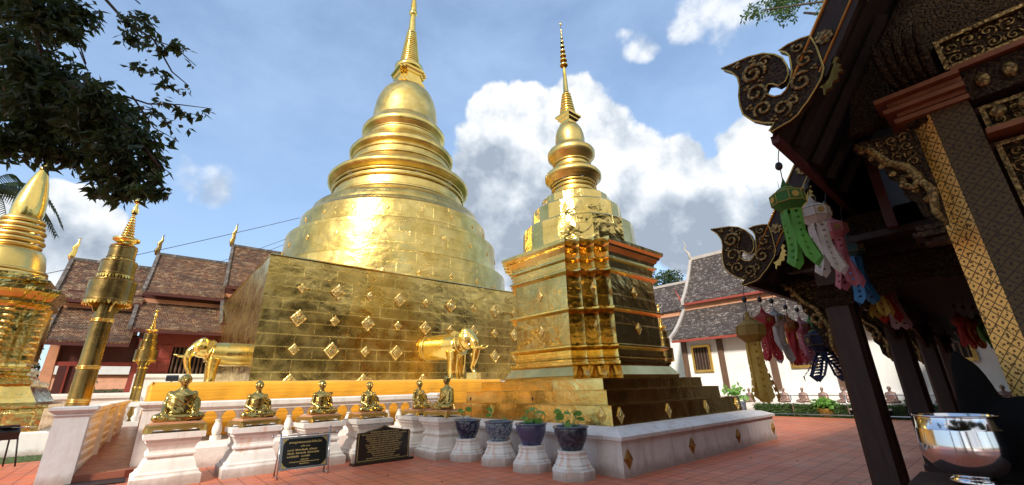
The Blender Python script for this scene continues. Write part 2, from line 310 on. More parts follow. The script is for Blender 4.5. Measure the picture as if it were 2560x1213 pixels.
# ------------------------------------------------------------------ mesh builder
class MB:
    def __init__(s): s.v = []; s.f = []; s.uv = []; s.sm = []
    def face(s, idx, uv=None, smooth=False): s.f.append(tuple(idx)); s.uv.append(uv); s.sm.append(smooth)
    def box(s, c, d, rz=0, tilt=None):
        i = len(s.v); M = Matrix.Rotation(rz, 3, 'Z')
        if tilt: M = M @ Matrix.Rotation(tilt[1], 3, tilt[0])
        for z in (-.5, .5):
            for x, y in ((-.5, -.5), (.5, -.5), (.5, .5), (-.5, .5)):
                s.v.append(Vector(c) + M @ Vector((x*d[0], y*d[1], z*d[2])))
        for q in ((0, 3, 2, 1), (4, 5, 6, 7), (0, 1, 5, 4), (1, 2, 6, 5), (2, 3, 7, 6), (3, 0, 4, 7)): s.face([i+k for k in q])
        return s
    def b2(s, x0, x1, y0, y1, z0, z1): return s.box(((x0+x1)/2, (y0+y1)/2, (z0+z1)/2), (x1-x0, y1-y0, z1-z0))
    def lathe(s, prof, n=48, c=(0, 0, 0), smooth=True, a0=0, ax=1, ay=1):
        """prof: list of polylines of (r,z); each polyline is smooth within itself"""
        if prof and not isinstance(prof[0], list): prof = [[prof[k], prof[k+1]] for k in range(len(prof)-1)]
        L = 0
        for pl in prof:
            rm = max(r for r, z in pl); rows = []; ls = []
            for k, (r, z) in enumerate(pl):
                if k: L += math.hypot(r-pl[k-1][0], z-pl[k-1][1])
                ls.append(L); i = len(s.v); rows.append(i)
                for j in range(n):
                    a = a0+2*PI*j/n; s.v.append(Vector((c[0]+ax*r*math.cos(a), c[1]+ay*r*math.sin(a), c[2]+z)))
            for k in range(len(pl)-1):
                for j in range(n):
                    j2 = (j+1) % n; u0, u1 = 2*PI*rm*j/n, 2*PI*rm*(j+1)/n
                    s.face((rows[k]+j, rows[k]+j2, rows[k+1]+j2, rows[k+1]+j), [(u0, ls[k]), (u1, ls[k]), (u1, ls[k+1]), (u0, ls[k+1])], smooth)
        return s
    def loft(s, rings, cap=True, smooth=False, close=True):
        n = len(rings[0]); i = len(s.v)
        for r in rings: s.v.extend(Vector(p) for p in r)
        for k in range(len(rings)-1):
            for j in range(n if close else n-1):
                j2 = (j+1) % n; s.face((i+k*n+j, i+k*n+j2, i+(k+1)*n+j2, i+(k+1)*n+j), None, smooth)
        if cap and close:
            s.face([i+j for j in range(n)][::-1]); s.face([i+(len(rings)-1)*n+j for j in range(n)])
        return s
    def tube(s, path, rad, n=8, cap=True, flat=1.0):
        P = [Vector(p) for p in path]; rad = [rad]*len(P) if isinstance(rad, (int, float)) else rad
        i = len(s.v); up = Vector((0, 0, 1)); prev = None
        for k, p in enumerate(P):
            t = (P[min(k+1, len(P)-1)]-P[max(k-1, 0)]).normalized()
            x = prev - t*prev.dot(t) if prev else (up.cross(t) if abs(t.z) < .95 else Vector((1, 0, 0)) - t*t.x)
            x.normalize(); prev = x; y = t.cross(x)
            for j in range(n):
                a = 2*PI*j/n; s.v.append(p + rad[k]*(math.cos(a)*x + flat*math.sin(a)*y))
        for k in range(len(P)-1):
            for j in range(n): j2 = (j+1) % n; s.face((i+k*n+j, i+k*n+j2, i+(k+1)*n+j2, i+(k+1)*n+j), None, True)
        if cap: s.face([i+j for j in range(n)][::-1]); s.face([i+(len(P)-1)*n+j for j in range(n)])
        return s
    def ell(s, c, r, n=16, m=10, M=None):
        i = len(s.v); c = Vector(c); r = (r, r, r) if isinstance(r, (int, float)) else r
        for k in range(m+1):
            th = PI*k/m
            for j in range(n):
                a = 2*PI*j/n; p = Vector((r[0]*math.sin(th)*math.cos(a), r[1]*math.sin(th)*math.sin(a), -r[2]*math.cos(th)))
                s.v.append(c + (M @ p if M else p))
        for k in range(m):
            for j in range(n): j2 = (j+1) % n; s.face((i+k*n+j, i+k*n+j2, i+(k+1)*n+j2, i+(k+1)*n+j), None, True)
        return s
    def prism(s, poly, fn, t0, t1):
        """2-D polygon extruded: fn(u,v,t)->3-D"""
        n = len(poly); i = len(s.v)
        for t in (t0, t1): s.v.extend(Vector(fn(u, v, t)) for u, v in poly)
        for j in range(n): j2 = (j+1) % n; s.face((i+j, i+j2, i+n+j2, i+n+j))
        s.face([i+j for j in range(n)][::-1]); s.face([i+n+j for j in range(n)]); return s
    def quad(s, a, b, c, d, t=0):
        i = len(s.v); s.v.extend(Vector(p) for p in (a, b, c, d)); s.face((i, i+1, i+2, i+3)); return s
    def slab(s, a, b, c, d, t):
        A = [Vector(p) for p in (a, b, c, d)]; n = (A[1]-A[0]).cross(A[3]-A[0]).normalized()*t
        return s.loft([[p-n for p in A], A])
    def xf(s, M, start=0):
        for k in range(start, len(s.v)): s.v[k] = M @ s.v[k]
        return s
    def mesh(s, name, mat, off=Vector((0, 0, 0)), fix=True):
        me = bpy.data.meshes.new(name); me.from_pydata([tuple(p-off) for p in s.v], [], s.f)
        if mat: me.materials.append(mat)
        me.polygons.foreach_set('use_smooth', s.sm)
        if fix and len(s.f) < 60000:
            import bmesh
            # orient faces outwards without touching the face order (UVs stay matched)
            bm = bmesh.new(); bm.from_mesh(me); lay = bm.faces.layers.int.new('o')
            for k, f in enumerate(bm.faces): f[lay] = k
            bmesh.ops.recalc_face_normals(bm, faces=bm.faces)
            uvl = bm.loops.layers.uv.new('UVMap'); bm.faces.ensure_lookup_table()
            for f in bm.faces:
                k = f[lay]; uv = s.uv[k]
                if uv:
                    m_ = {vi: q for vi, q in zip(s.f[k], uv)}
                    for l in f.loops: l[uvl].uv = m_[l.vert.index]
                else:
                    nrm = f.normal
                    if abs(nrm.z) > .97: t, b_ = Vector((1, 0, 0)), Vector((0, 1, 0))
                    else: t = Vector((0, 0, 1)).cross(nrm).normalized(); b_ = nrm.cross(t)
                    for l in f.loops: l[uvl].uv = (l.vert.co.dot(t), l.vert.co.dot(b_))
            bm.faces.layers.int.remove(lay); bm.to_mesh(me); bm.free()
        me.update(); return me
    def build(s, name, mat, parent=None, loc=None, fix=True):
        off = wloc(parent) if parent else (Vector(loc) if loc else Vector((0, 0, 0)))
        me = s.mesh(name, mat, off, fix); o = bpy.data.objects.new(name, me); C.objects.link(o)
        if parent:
            o.parent = parent
        else: o.location = off
        return o
def wloc(o):
    p = Vector((0, 0, 0))
    while o: p += o.location; o = o.parent
    return p
def tag(o, label=None, cat=None, group=None, kind=None):
    if label: o['label'] = label
    if cat: o['category'] = cat
    if group: o['group'] = group
    if kind: o['kind'] = kind
    return o
def thing(name, label, cat, loc=(0, 0, 0), group=None, rz=0):
    o = bpy.data.objects.new(name, None); o.empty_display_size = .2; C.objects.link(o); o.location = loc; o.rotation_euler.z = rz
    return tag(o, label, cat, group)
def kids(o): return [c for c in bpy.data.objects if c.parent == o]
def dup(o, parent=None):
    ch = kids(o); c = o.copy(); C.objects.link(c)
    if parent: c.parent = parent
    for k in ch: dup(k, c)
    return c
def struct(name, mb, mat, fix=True):
    o = mb.build(name, mat, None, None, fix); o['kind'] = 'structure'; return o
def remesh(mb, name, mat, parent, voxel=.01, smooth=4):
    """fuse overlapping volumes into one continuous skin"""
    me = bpy.data.meshes.new('tmp'); me.from_pydata([tuple(p) for p in mb.v], [], mb.f)
    o = bpy.data.objects.new('tmp', me); C.objects.link(o)
    r = o.modifiers.new('r', 'REMESH'); r.mode = 'VOXEL'; r.voxel_size = voxel; r.use_smooth_shade = True
    if smooth: sm_ = o.modifiers.new('s', 'SMOOTH'); sm_.iterations = smooth; sm_.factor = .5
    dg = bpy.context.evaluated_depsgraph_get(); dg.update()
    nm = bpy.data.meshes.new_from_object(o.evaluated_get(dg)); bpy.data.objects.remove(o)
    nm.name = name; nm.materials.clear(); nm.materials.append(mat)
    ob = bpy.data.objects.new(name, nm); C.objects.link(ob)
    if parent: ob.parent = parent
    return ob
def leaves(pts, size, rng, droop=.3, wid=.42, axis=None):
    """pointed folded leaves at the given points"""
    m = MB()
    for p in pts:
        L = size*rng.uniform(.7, 1.25); w = L*wid*.5
        d = Vector((rng.gauss(0, 1), rng.gauss(0, 1), rng.gauss(0, .6)-droop*2)).normalized()
        if axis: d = (d+axis).normalized()
        sd = d.cross(Vector((rng.gauss(0, 1), rng.gauss(0, 1), rng.gauss(0, 1)))).normalized(); nn = d.cross(sd)
        p = Vector(p); i = len(m.v); c = .18*L
        m.v += [p, p+d*L*.45+sd*w+nn*c*.5, p+d*L+nn*0, p+d*L*.45-sd*w+nn*c*.5, p+d*L*.5]
        m.face((i, i+4, i+1)); m.face((i+4, i+2, i+1)); m.face((i, i+3, i+4)); m.face((i+4, i+3, i+2))
    return m
def blobpts(blobs, n, rng, shell=.5):
    tot = sum(r[0]*r[1] if isinstance(r, tuple) else r*r for c, r in blobs); out = []
    for c, r in blobs:
        r = r if isinstance(r, tuple) else (r, r, r); k = int(n*r[0]*r[1]/tot)+1
        for _ in range(k):
            d = Vector((rng.gauss(0, 1), rng.gauss(0, 1), rng.gauss(0, 1))).normalized()*(shell+(1-shell)*rng.random())**.7
            out.append(Vector((c[0]+d.x*r[0], c[1]+d.y*r[1], c[2]+d.z*r[2])))
    return out
def sqr(h, z, c=(0, 0)): return [(c[0]-h, c[1]-h, z), (c[0]+h, c[1]-h, z), (c[0]+h, c[1]+h, z), (c[0]-h, c[1]+h, z)]
def redent(H, w, k, d, z, c=(0, 0)):
    r = (H-w)/k; q = [(H, w)]
    for i in range(k): q += [(H-(i+1)*r, w+i*r), (H-(i+1)*r, w+(i+1)*r)]
    q = [(x+d, y+d) for x, y in q]; out = []
    for kx, ky, rev in ((1, 1, 0), (-1, 1, 1), (-1, -1, 0), (1, -1, 1)):
        s_ = [(x*kx, y*ky) for x, y in q]; out += s_[::-1] if rev else s_
    return [(c[0]+x, c[1]+y, z) for x, y in out]
def diamond(m, c, h, w, face, t=.03):
    """raised diamond plaque: face = outward normal (unit horizontal)"""
    nx = Vector(face); tx = Vector((0, 0, 1)).cross(nx).normalized(); c = Vector(c)
    def P(u, v, d): return c+tx*u+Vector((0, 0, 1))*v+nx*d
    ring = [(0, -h), (w, 0), (0, h), (-w, 0)]
    # stepped edge with a raised boss
    lv = [(1, -.02), (1, t*.6), (.86, t), (.8, t*.6), (.55, t*.7), (.45, t*1.4), (.12, t*1.6)]
    m.loft([[P(u*s_, v*s_, d) for u, v in ring] for s_, d in lv])
    return m

# ------------------------------------------------------------------ ground
g = MB(); g.quad((-400, -400, -.03), (400, -400, -.03), (400, 400, -.03), (-400, 400, -.03)); struct('ground', g, MAT['grass'])
g = MB(); g.quad((-40, -30, 0), (23.3, -30, 0), (23.3, 40, 0), (-40, 40, 0)); struct('pavement', g, MAT['pave'])
g = MB()
g.loft([[(-3.2, 17.9, .004), (-1.45, 18.0, .004), (-1.5, 19.6, .004), (-3.6, 19.7, .004)], [(-3.2, 17.9, .03), (-1.5, 18.05, .03), (-1.55, 19.5, .03), (-3.6, 19.6, .03)]])
struct('grass_patch', g, MAT['grass'])
g = MB(); rg = random.Random(3)
for _ in range(1500):
    x, y = rg.uniform(-3.5, -1.55), rg.uniform(18.0, 19.55); a = rg.uniform(0, 6.3); i = len(g.v); h = rg.uniform(.03, .09)
    g.v += [Vector((x, y, .02)), Vector((x+.012*math.cos(a), y+.012*math.sin(a), .02)), Vector((x+.03*math.sin(a), y+.03*math.cos(a), h))]; g.face((i, i+1, i+2))
tag(g.build('grass', MAT['leaf_mid']), 'short grass beside the golden chedi at the left edge', 'grass', kind='stuff')

# ------------------------------------------------------------------ small golden stupa
SX, SY = 10.65, 8.83
st = thing('golden_stupa', 'smaller gilded stupa with square banded body on a white plinth', 'stupa', (SX, SY, 0))
def L_(fn): return fn
m = MB(); c = (SX, SY)
m.loft([sqr(3.72, -.02, c), sqr(3.70, .60, c), sqr(3.76, .62, c), sqr(3.76, .68, c), sqr(3.50, .775, c), sqr(3.2, .79, c)])
pl = m.build('plinth', MAT['white_old'], st); tag(pl, 'weathered white plinth with rusty diamond plaques')
m = MB(); m.loft([sqr(3.14, .78, c), sqr(3.11, 1.17, c), sqr(3.13, 1.175, c), sqr(3.13, 1.19, c), sqr(2.74, 1.20, c), sqr(2.73, 1.47, c), sqr(2.75, 1.475, c), sqr(2.75, 1.49, c), sqr(2.40, 1.50, c), sqr(2.39, 1.73, c), sqr(2.41, 1.735, c), sqr(2.41, 1.75, c), sqr(2.3, 1.76, c)])
m.build('stepped_base', MAT['gold_small'], st)
H_, W_ = 2.03, 1.15
def rd(off, z): return redent(H_, W_, 3, off, z, c)
m = MB(); m.loft([rd(.22, 1.75), rd(.24, 1.84), rd(.06, 2.10), rd(.10, 2.12), rd(.10, 2.19), rd(-.02, 2.21), rd(-.02, 2.26), rd(.0, 2.3), rd(.0, 2.36)])
m.build('sloping_base', MAT['gold_small'], st)
m = MB(); m.loft([rd(-.03, 2.36), rd(-.03, 2.50), rd(.03, 2.54), rd(.10, 2.57), rd(.10, 2.61), rd(.02, 2.64), rd(-.05, 2.66)]); m.build('band_moulding', MAT['gold_bright'], st)
m = MB(); m.loft([rd(-.05, 2.66), rd(-.05, 3.52)]); m.build('panel', MAT['gold_panel'], st)
m = MB(); m.loft([rd(-.05, 3.52), rd(.03, 3.55), rd(.09, 3.58), rd(.09, 3.63), rd(.02, 3.66), rd(-.05, 3.68)]); m.build('band_moulding', MAT['gold_bright'], st)
m = MB(); m.loft([rd(-.05, 3.68), rd(-.05, 4.60)]); m.build('panel', MAT['gold_panel'], st)
m = MB(); m.loft([rd(-.05, 4.60), rd(.03, 4.64), rd(.08, 4.67), rd(.08, 4.72), rd(.0, 4.75), rd(-.04, 4.78), rd(-.02, 4.98), rd(.08, 5.02), rd(.08, 5.08), rd(.02, 5.10), rd(.04, 5.22), rd(.16, 5.34), rd(.18, 5.40), rd(.26, 5.46), rd(.27, 5.56), rd(.15, 5.62), rd(-.3, 5.66)])
m.build('cornice', MAT['gold_small'], st)
lv = [[(1.92, 5.6), (1.90, 6.58)], [(1.90, 6.58), (1.84, 6.64), (1.6, 6.66)], [(1.57, 6.66), (1.55, 7.30)], [(1.55, 7.30), (1.5, 7.36), (1.25, 7.38)], [(1.22, 7.38), (1.20, 7.78)], [(1.20, 7.78), (1.15, 7.83), (.8, 7.9)]]
m = MB(); m.lathe(lv, 22, (SX, SY, 0), False, .1); m.build('drum', MAT['gold_sdrum'], st)
def torus(r, z, t, k=5): return [(r+t*math.cos(a), z+t*math.sin(a)) for a in [-PI/2+PI*i/k for i in range(k+1)]]
lv = [[(.82, 7.86), (.84, 7.98)], torus(.82, 8.02, .05), [(.78, 8.08), (.76, 8.2)], torus(.77, 8.25, .05), [(.74, 8.3), (.74, 8.38)], torus(.78, 8.42, .04), [(.84, 8.46), (.93, 8.6)], [(.93, 8.6), (1.02, 8.68), (1.03, 8.8), (.98, 8.88)], [(.98, 8.88), (.8, 9.0), (.7, 9.06)],
      torus(.69, 9.1, .05), [(.66, 9.15), (.65, 9.28)], torus(.66, 9.32, .045), [(.66, 9.37), (.78, 9.52)], [(.78, 9.52), (.87, 9.62), (.88, 9.78), (.83, 9.86)], [(.83, 9.86), (.66, 9.98), (.58, 10.1)]]
m = MB(); m.lathe(lv, 56, (SX, SY, 0)); m.build('ring_tier', MAT['gold_ring'], st)
lv = [[(.58, 10.1), (.55, 10.2), (.55, 10.4), (.53, 10.6), (.48, 10.8), (.40, 10.95), (.3, 11.04), (.24, 11.06)]]
m = MB(); m.lathe(lv, 48, (SX, SY, 0)); m.build('bell', MAT['gold_ring'], st)
m = MB(); m.loft([sqr(h, z, c) for h, z in ((.25, 11.03), (.25, 11.12), (.21, 11.14), (.21, 11.2), (.29, 11.28), (.29, 11.33), (.36, 11.4), (.36, 11.47), (.2, 11.5))]); m.build('throne_box', MAT['gold_bright'], st)
lv = [torus(.27-.02*k, 11.56+.13*k, .055) for k in range(8)] + [[(.14, 12.55), (.11, 12.6), (.07, 13.6), (.045, 13.95)]]
m = MB(); m.lathe(lv, 24, (SX, SY, 0)); m.build('spire', MAT['gold_bright'], st)
m = MB(); lv = []
for k in range(8): r = .17*(1-k/9.5); z = 13.98+.24*k; lv.append([(.03, z+.16), (r*.5, z+.1), (r, z-.02), (r*.9, z-.05)])
m.lathe(lv, 16, (SX, SY, 0)); m.tube([(SX, SY, 13.9), (SX, SY, 16.1)], [.03, .012], 6); m.ell((SX, SY, 16.15), (.05, .05, .09), 8, 6); m.build('umbrella_finial', MAT['gold_bright'], st)
# plaques
for z in (3.1, 4.15):
    for f, cc in (((0, -1, 0), (SX, SY-H_+.05, z)), ((-1, 0, 0), (SX-H_+.05, SY, z))):
        m = MB(); diamond(m, cc, .17, .13, f); m.build('plaque', MAT['plaque'], st)
    r3 = (H_-W_)/3
    m = MB(); diamond(m, (SX-W_-1.5*r3+.05, SY-W_-2*r3+.05, z), .17, .12, (0, -1, 0)); m.build('plaque', MAT['plaque'], st)
for k in range(4):
    m = MB(); diamond(m, (SX-2.85+k*1.9, SY-3.12, .98), .17, .12, (0, -1, 0)); m.build('plaque', MAT['plaque'], st)
    m = MB(); diamond(m, (SX-3.12, SY-2.85+k*1.9, .98), .17, .12, (-1, 0, 0)); m.build('plaque', MAT['plaque'], st)
    m = MB(); diamond(m, (SX-3.55+k*2.36, SY-3.71, .30), .17, .13, (0, -1, 0)); m.build('plaque', MAT['plaque_old'], st)
    m = MB(); diamond(m, (SX-3.71, SY-2.6+k*2.1, .30), .17, .13, (-1, 0, 0)); m.build('plaque', MAT['plaque_old'], st)

# ------------------------------------------------------------------ great golden stupa
BX0, BY0, BH = 2.77, 17.0, 9.0
BX, BY = BX0+BH, BY0+BH
gs = thing('golden_stupa', 'huge gilded stupa with ringed round tiers above a square gold block', 'stupa', (BX, BY, 0))
c = (BX, BY)
# square block whose faces are divided so that the sheet can ripple a little
m = MB(); nU, nV = 60, 18
for s0, s1 in (((-1, -1), (1, -1)), ((1, -1), (1, 1)), ((1, 1), (-1, 1)), ((-1, 1), (-1, -1))):
    i = len(m.v); nn = Vector((s1[1]-s0[1], -(s1[0]-s0[0]), 0)).normalized()
    for v in range(nV+1):
        for u in range(nU+1):
            f = u/nU; z = 1.85+4.62*v/nV; p = Vector((BX+BH*(s0[0]*(1-f)+s1[0]*f), BY+BH*(s0[1]*(1-f)+s1[1]*f), z))
            e_ = min(1, f*12, (1-f)*12); p += nn*e_*(.05*noise.noise(p*.45)+.018*noise.noise(p*1.5)); m.v.append(p)
    for v in range(nV):
        for u in range(nU): a = i+v*(nU+1)+u; m.face((a, a+1, a+nU+2, a+nU+1), [(u*18/nU, v*4.62/nV), ((u+1)*18/nU, v*4.62/nV), ((u+1)*18/nU, (v+1)*4.62/nV), (u*18/nU, (v+1)*4.62/nV)], True)
m.build('square_body', MAT['gold_big'], gs)
m = MB(); m.loft([sqr(BH+.02, 6.46, c), sqr(BH+.03, 6.50, c), sqr(BH-.04, 6.56, c), sqr(BH-1.4, 6.6, c)]); m.build('top_ledge', MAT['gold_bright'], gs)
lv = [[(7.52, 6.5), (7.5, 8.38)], [(7.5, 8.38), (7.4, 8.45), (6.9, 8.48)], [(6.86, 8.46), (6.84, 10.5)], [(6.84, 10.5), (6.74, 10.58), (6.25, 10.6)], [(6.18, 10.6), (6.16, 11.9)], [(6.16, 11.9), (6.0, 12.02), (5.75, 12.35)], [(5.7, 12.35), (5.6, 12.8), (5.2, 13.1), (4.75, 13.4)]]
m = MB(); m.lathe(lv, 96, (BX, BY, 0)); m.build('drum', MAT['gold_drum'], gs)
lv = [[(4.75, 13.4), (4.7, 13.5)], torus(4.55, 13.62, .13), [(4.52, 13.75), (4.45, 14.35)], torus(4.5, 14.45, .10), [(4.42, 14.55), (4.42, 14.75)], torus(4.48, 14.84, .09), [(4.55, 14.93), (4.75, 15.05)], [(4.75, 15.05), (4.9, 15.15), (4.92, 15.35), (4.8, 15.5)], [(4.8, 15.5), (4.4, 15.8), (3.95, 16.25), (3.72, 16.45)],
      torus(3.62, 16.58, .11), [(3.58, 16.7), (3.5, 17.1)], torus(3.5, 17.2, .08), [(3.5, 17.28), (3.48, 17.4)], [(3.48, 17.4), (3.66, 17.5), (3.72, 17.62)], [(3.72, 17.62), (3.76, 17.8), (3.66, 17.95)], [(3.66, 17.95), (3.3, 18.25), (3.02, 18.6)],
      [(3.0, 18.62), (2.82, 18.72), (2.8, 19.15)], torus(2.76, 19.25, .07), [(2.8, 19.33), (2.92, 19.5)], [(2.92, 19.5), (3.05, 19.62), (3.06, 19.9), (2.95, 20.05)], [(2.95, 20.05), (2.7, 20.4), (2.5, 20.7)]]
m = MB(); m.lathe(lv, 96, (BX, BY, 0)); m.build('ring_tier', MAT['gold_ring'], gs)
lv = [[(2.5, 20.7), (2.42, 21.2), (2.38, 21.8), (2.3, 22.4), (2.14, 23.0), (1.9, 23.55), (1.6, 23.95), (1.25, 24.2), (.95, 24.28)]]
m = MB(); m.lathe(lv, 72, (BX, BY, 0)); m.build('bell', MAT['gold_ring'], gs)
m = MB(); m.loft([redent(.95, .55, 2, d_, z_, c) for d_, z_ in ((.25, 24.2), (.25, 24.45), (.1, 24.5), (.1, 24.7), (.0, 24.75), (.0, 25.3), (.1, 25.35), (.1, 25.5), (.24, 25.6), (.24, 25.75), (.1, 25.8))]); m.build('throne_box', MAT['gold_bright'], gs)
for k in range(8):
    a = k*PI/4+.2; m = MB(); m.lathe([(.14, 25.75), (.11, 25.85), (.11, 26.1)], 10, (BX+.8*math.cos(a), BY+.8*math.sin(a), 0), True); m.build('colonnette', MAT['gold_bright'], gs)
lv = [[(1.0, 25.95), (1.14, 26.05), (1.14, 26.4), (1.0, 26.55)], [(1.0, 26.55), (.8, 26.65)]] + [torus(.72-.027*k, 26.78+.22*k, .1) for k in range(15)] + [[(.36, 30.0), (.42, 30.05), (.42, 30.15), (.33, 30.2)], [(.33, 30.2), (.22, 32.1)], [(.22, 32.1), (.34, 32.25), (.34, 32.5), (.24, 32.6)], [(.24, 32.6), (.26, 33.2), (.15, 34.4), (.02, 35.6)]]
m = MB(); m.lathe(lv, 28, (BX, BY, 0)); m.build('spire', MAT['gold_bright'], gs)
# plaques on the front of the square block, bigger on alternate rows
for r_, z in enumerate((5.35, 4.21, 3.08, 1.93)):
    for k in range(12):
        x = 4.03+1.328*k; big = (k+r_) % 2 == 1
        if r_ == 3 and k not in (0, 2, 4, 6, 8): continue
        if r_ == 2 and k == 4: continue
        h = .29 if (big or r_ == 3 and k == 2) else .19
        m = MB(); diamond(m, (x, BY0-.02, z), h*1.1, h, (0, -1, 0), .05); m.build('plaque', MAT['plaque'], gs)
for (rr, z, n0) in ((7.5, 7.3, 26), (6.85, 9.6, 22), (6.17, 11.35, 20)):
    for k in range(n0):
        a = 2*PI*k/n0+.1
        if math.sin(a) > .35 and math.cos(a) > -.8: continue
        m = MB(); diamond(m, (BX+rr*math.cos(a), BY+rr*math.sin(a), z), .17, .13, (math.cos(a), math.sin(a), 0), .03); m.build('plaque', MAT['plaque'], gs)
# terrace under the great stupa, with the saffron cloth wrapped round it
tr = MB().b2(.33, 24, 13.9, 36, 0, 1.86); tag(tr.build('stupa_terrace', MAT['white_clean']), 'low terrace under the great stupa, wrapped in saffron cloth', 'terrace')
m = MB(); ncol = 160; rows = []
for k, (z, o_) in enumerate(((.62, .05), (.66, .0), (1.0, -.02), (1.3, .02), (1.6, -.01), (1.82, .0), (1.9, -.05), (1.91, -.35))):
    r_ = []
    for j in range(ncol+1):
        x = .26+10.9*j/ncol
        w = .02*noise.noise(Vector((x*.8, z*3, 1)))+.012*noise.noise(Vector((x*3, z*2, 4))) if k < 6 else 0
        r_.append((x, 13.84-o_+w*2, z+.02*noise.noise(Vector((x*.6, z, 7)))))
    rows.append(r_)
side = [[(.24+.02*noise.noise(Vector((y, z, 3))), y, z) for y in [13.84+j*.5 for j in range(14)][::-1]] for (z, o_) in ((.62, 0), (.66, 0), (1.0, 0), (1.3, 0), (1.6, 0), (1.82, 0), (1.9, 0), (1.91, 0))]
rows = [s_+r_ for s_, r_ in zip(side, rows)]
m.loft(rows, False, True, False)
o = m.build('saffron_cloth', MAT['cloth']); tag(o, 'long saffron yellow cloth wrapped round the terrace edge behind the balustrade', 'cloth')
o.modifiers.new('t', 'SOLIDIFY').thickness = .02

# ------------------------------------------------------------------ elephants (built facing -Y, wall plane y=0)
def elephant(name, label, loc, rz, s):
    t = thing(name, label, 'elephant statue', loc, 'golden elephants emerging from the great stupa', rz)
    m = MB()
    def V(*p): return tuple(x*s for x in p)
    m.tube([V(0, .15, 1.42), V(0, -.5, 1.42), V(0, -1.1, 1.42), V(0, -1.6, 1.45), V(0, -1.85, 1.5)], [.52*s, .53*s, .54*s, .48*s, .3*s], 24)
    m.ell(V(0, -2.0, 1.68), V(.36, .42, .44), 20, 14)          # head
    m.ell(V(.13, -2.02, 1.98), V(.17, .2, .16), 14, 10); m.ell(V(-.13, -2.02, 1.98), V(.17, .2, .16), 14, 10)
    m.tube([V(0, -2.2, 1.75), V(0, -2.42, 1.5), V(0, -2.5, 1.2), V(0, -2.42, .85), V(0, -2.3, .55), V(0, -2.38, .36), V(0, -2.5, .34)], [.24*s, .20*s, .16*s, .125*s, .095*s, .075*s, .06*s], 14)
    for k in (-1, 1):
        m.tube([V(.27*k, -1.5, 1.2), V(.28*k, -1.52, .7), V(.28*k, -1.5, .3), V(.28*k, -1.52, .02)], [.27*s, .22*s, .18*s, .20*s], 16)
        m.ell(V(.28*k, -1.62, .06), V(.17, .14, .07), 12, 6)
        m.tube([V(.15*k, -2.18, 1.42), V(.17*k, -2.3, 1.38)], [.09*s, .08*s], 10)
    remesh(m, 'body', MAT['gold_bright'], t, .028*s, 3)
    for k in (-1, 1):
        m = MB()      # ear: curved fan
        ring = [(0, 0), (.1, .16), (.28, .22), (.42, .1), (.42, -.12), (.3, -.34), (.14, -.46), (.04, -.3)]
        m.loft([[V(k*(.27+u*.35+d), -1.9+u*.85+d*.3, 1.8+v) for u, v in ring] for d in (0, .035)]); m.build('ear', MAT['gold_bright'], None).parent = t
        m = MB(); m.tube([V(.16*k, -2.22, 1.4), V(.2*k, -2.5, 1.28), V(.2*k, -2.8, 1.3), V(.18*k, -3.0, 1.38)], [.055*s, .05*s, .035*s, .012*s], 10); m.build('tusk', MAT['gold_bright'], None).parent = t
        m = MB(); m.ell(V(.27*k, -2.2, 1.8), V(.03, .04, .035), 8, 6); m.build('eye', MAT['black'], None).parent = t
    m = MB(); m.tube([V(0, -.02, 1.42), V(0, -.1, 1.42)], [.58*s, .57*s], 28)
    m.build('collar', MAT['stand'], None).parent = t
    m = MB(); m.tube([V(0, -1.68, 1.48), V(0, -1.74, 1.5)], [.47*s, .45*s], 24)
    m.build('collar', MAT['stand'], None).parent = t
    m = MB(); m.box(V(0, -2.38, .15), V(.3, .5, .34)); m.box(V(0, -2.38, .02), V(.4, .6, .06)); m.build('lotus_block', MAT['gold_small'], None).parent = t
    return t
e1 = elephant('elephant_statue', 'golden elephant at the left corner of the great stupa, facing left', (2.95, 18.4, 1.87), -PI/2, .76)
e2 = elephant('elephant_statue', 'golden elephant coming out of the long front wall of the great stupa', (9.55, 17.0, 1.87), .38, 1.02)

# ------------------------------------------------------------------ white balustrade in front of the cloth
bal = thing('balustrade', 'white balustrade with turned balusters in front of the saffron cloth', 'balustrade', (.15, 13.2, 0))
m = MB(); yb = 13.2
m.loft([[(x, yb+y, z) for y, z in ((-.2, 1.22), (-.2, 1.27), (-.26, 1.32), (-.26, 1.42), (-.2, 1.45), (.2, 1.45), (.26, 1.42), (.26, 1.32), (.2, 1.27), (.2, 1.22))] for x in (.55, 7.9)]); m.build('rail', MAT['white'], bal)
m = MB(); m.loft([[(x, yb+y, z) for y, z in ((-.3, 0), (-.3, .42), (-.25, .47), (-.2, .55), (.2, .55), (.25, .47), (.3, .42), (.3, 0))] for x in (.55, 7.9)]); m.build('base_wall', MAT['white'], bal)
bprof = [[(.12, .55), (.12, .66)], [(.08, .66), (.09, .69), (.105, .76), (.10, .84), (.075, .92), (.055, .98)], [(.085, .99), (.085, 1.02)], [(.055, 1.03), (.05, 1.08), (.07, 1.14), (.10, 1.18)], [(.12, 1.18), (.12, 1.23)]]
xs = []
x = .86
k = 0
while x < 7.8: xs.append(x); x += .40
for x in xs:
    m = MB(); m.lathe(bprof, 16, (x, yb, 0)); m.build('baluster', MAT['white'], bal)
def endpost(m, x, y, w, z1):
    h = w/2
    m.loft([[(x-a, y-a, z), (x+a, y-a, z), (x+a, y+a, z), (x-a, y+a, z)] for a, z in ((h, 0), (h, z1-.16), (h+.03, z1-.13), (h+.03, z1-.09), (h+.1, z1-.03), (h+.1, z1+.02), (h+.06, z1+.035))])
m = MB(); endpost(m, .38, 13.2, .42, 1.44); m.build('end_post', MAT['white'], bal)
m = MB(); endpost(m, 7.95, 13.2, .4, 1.44); m.build('end_post', MAT['white'], bal)

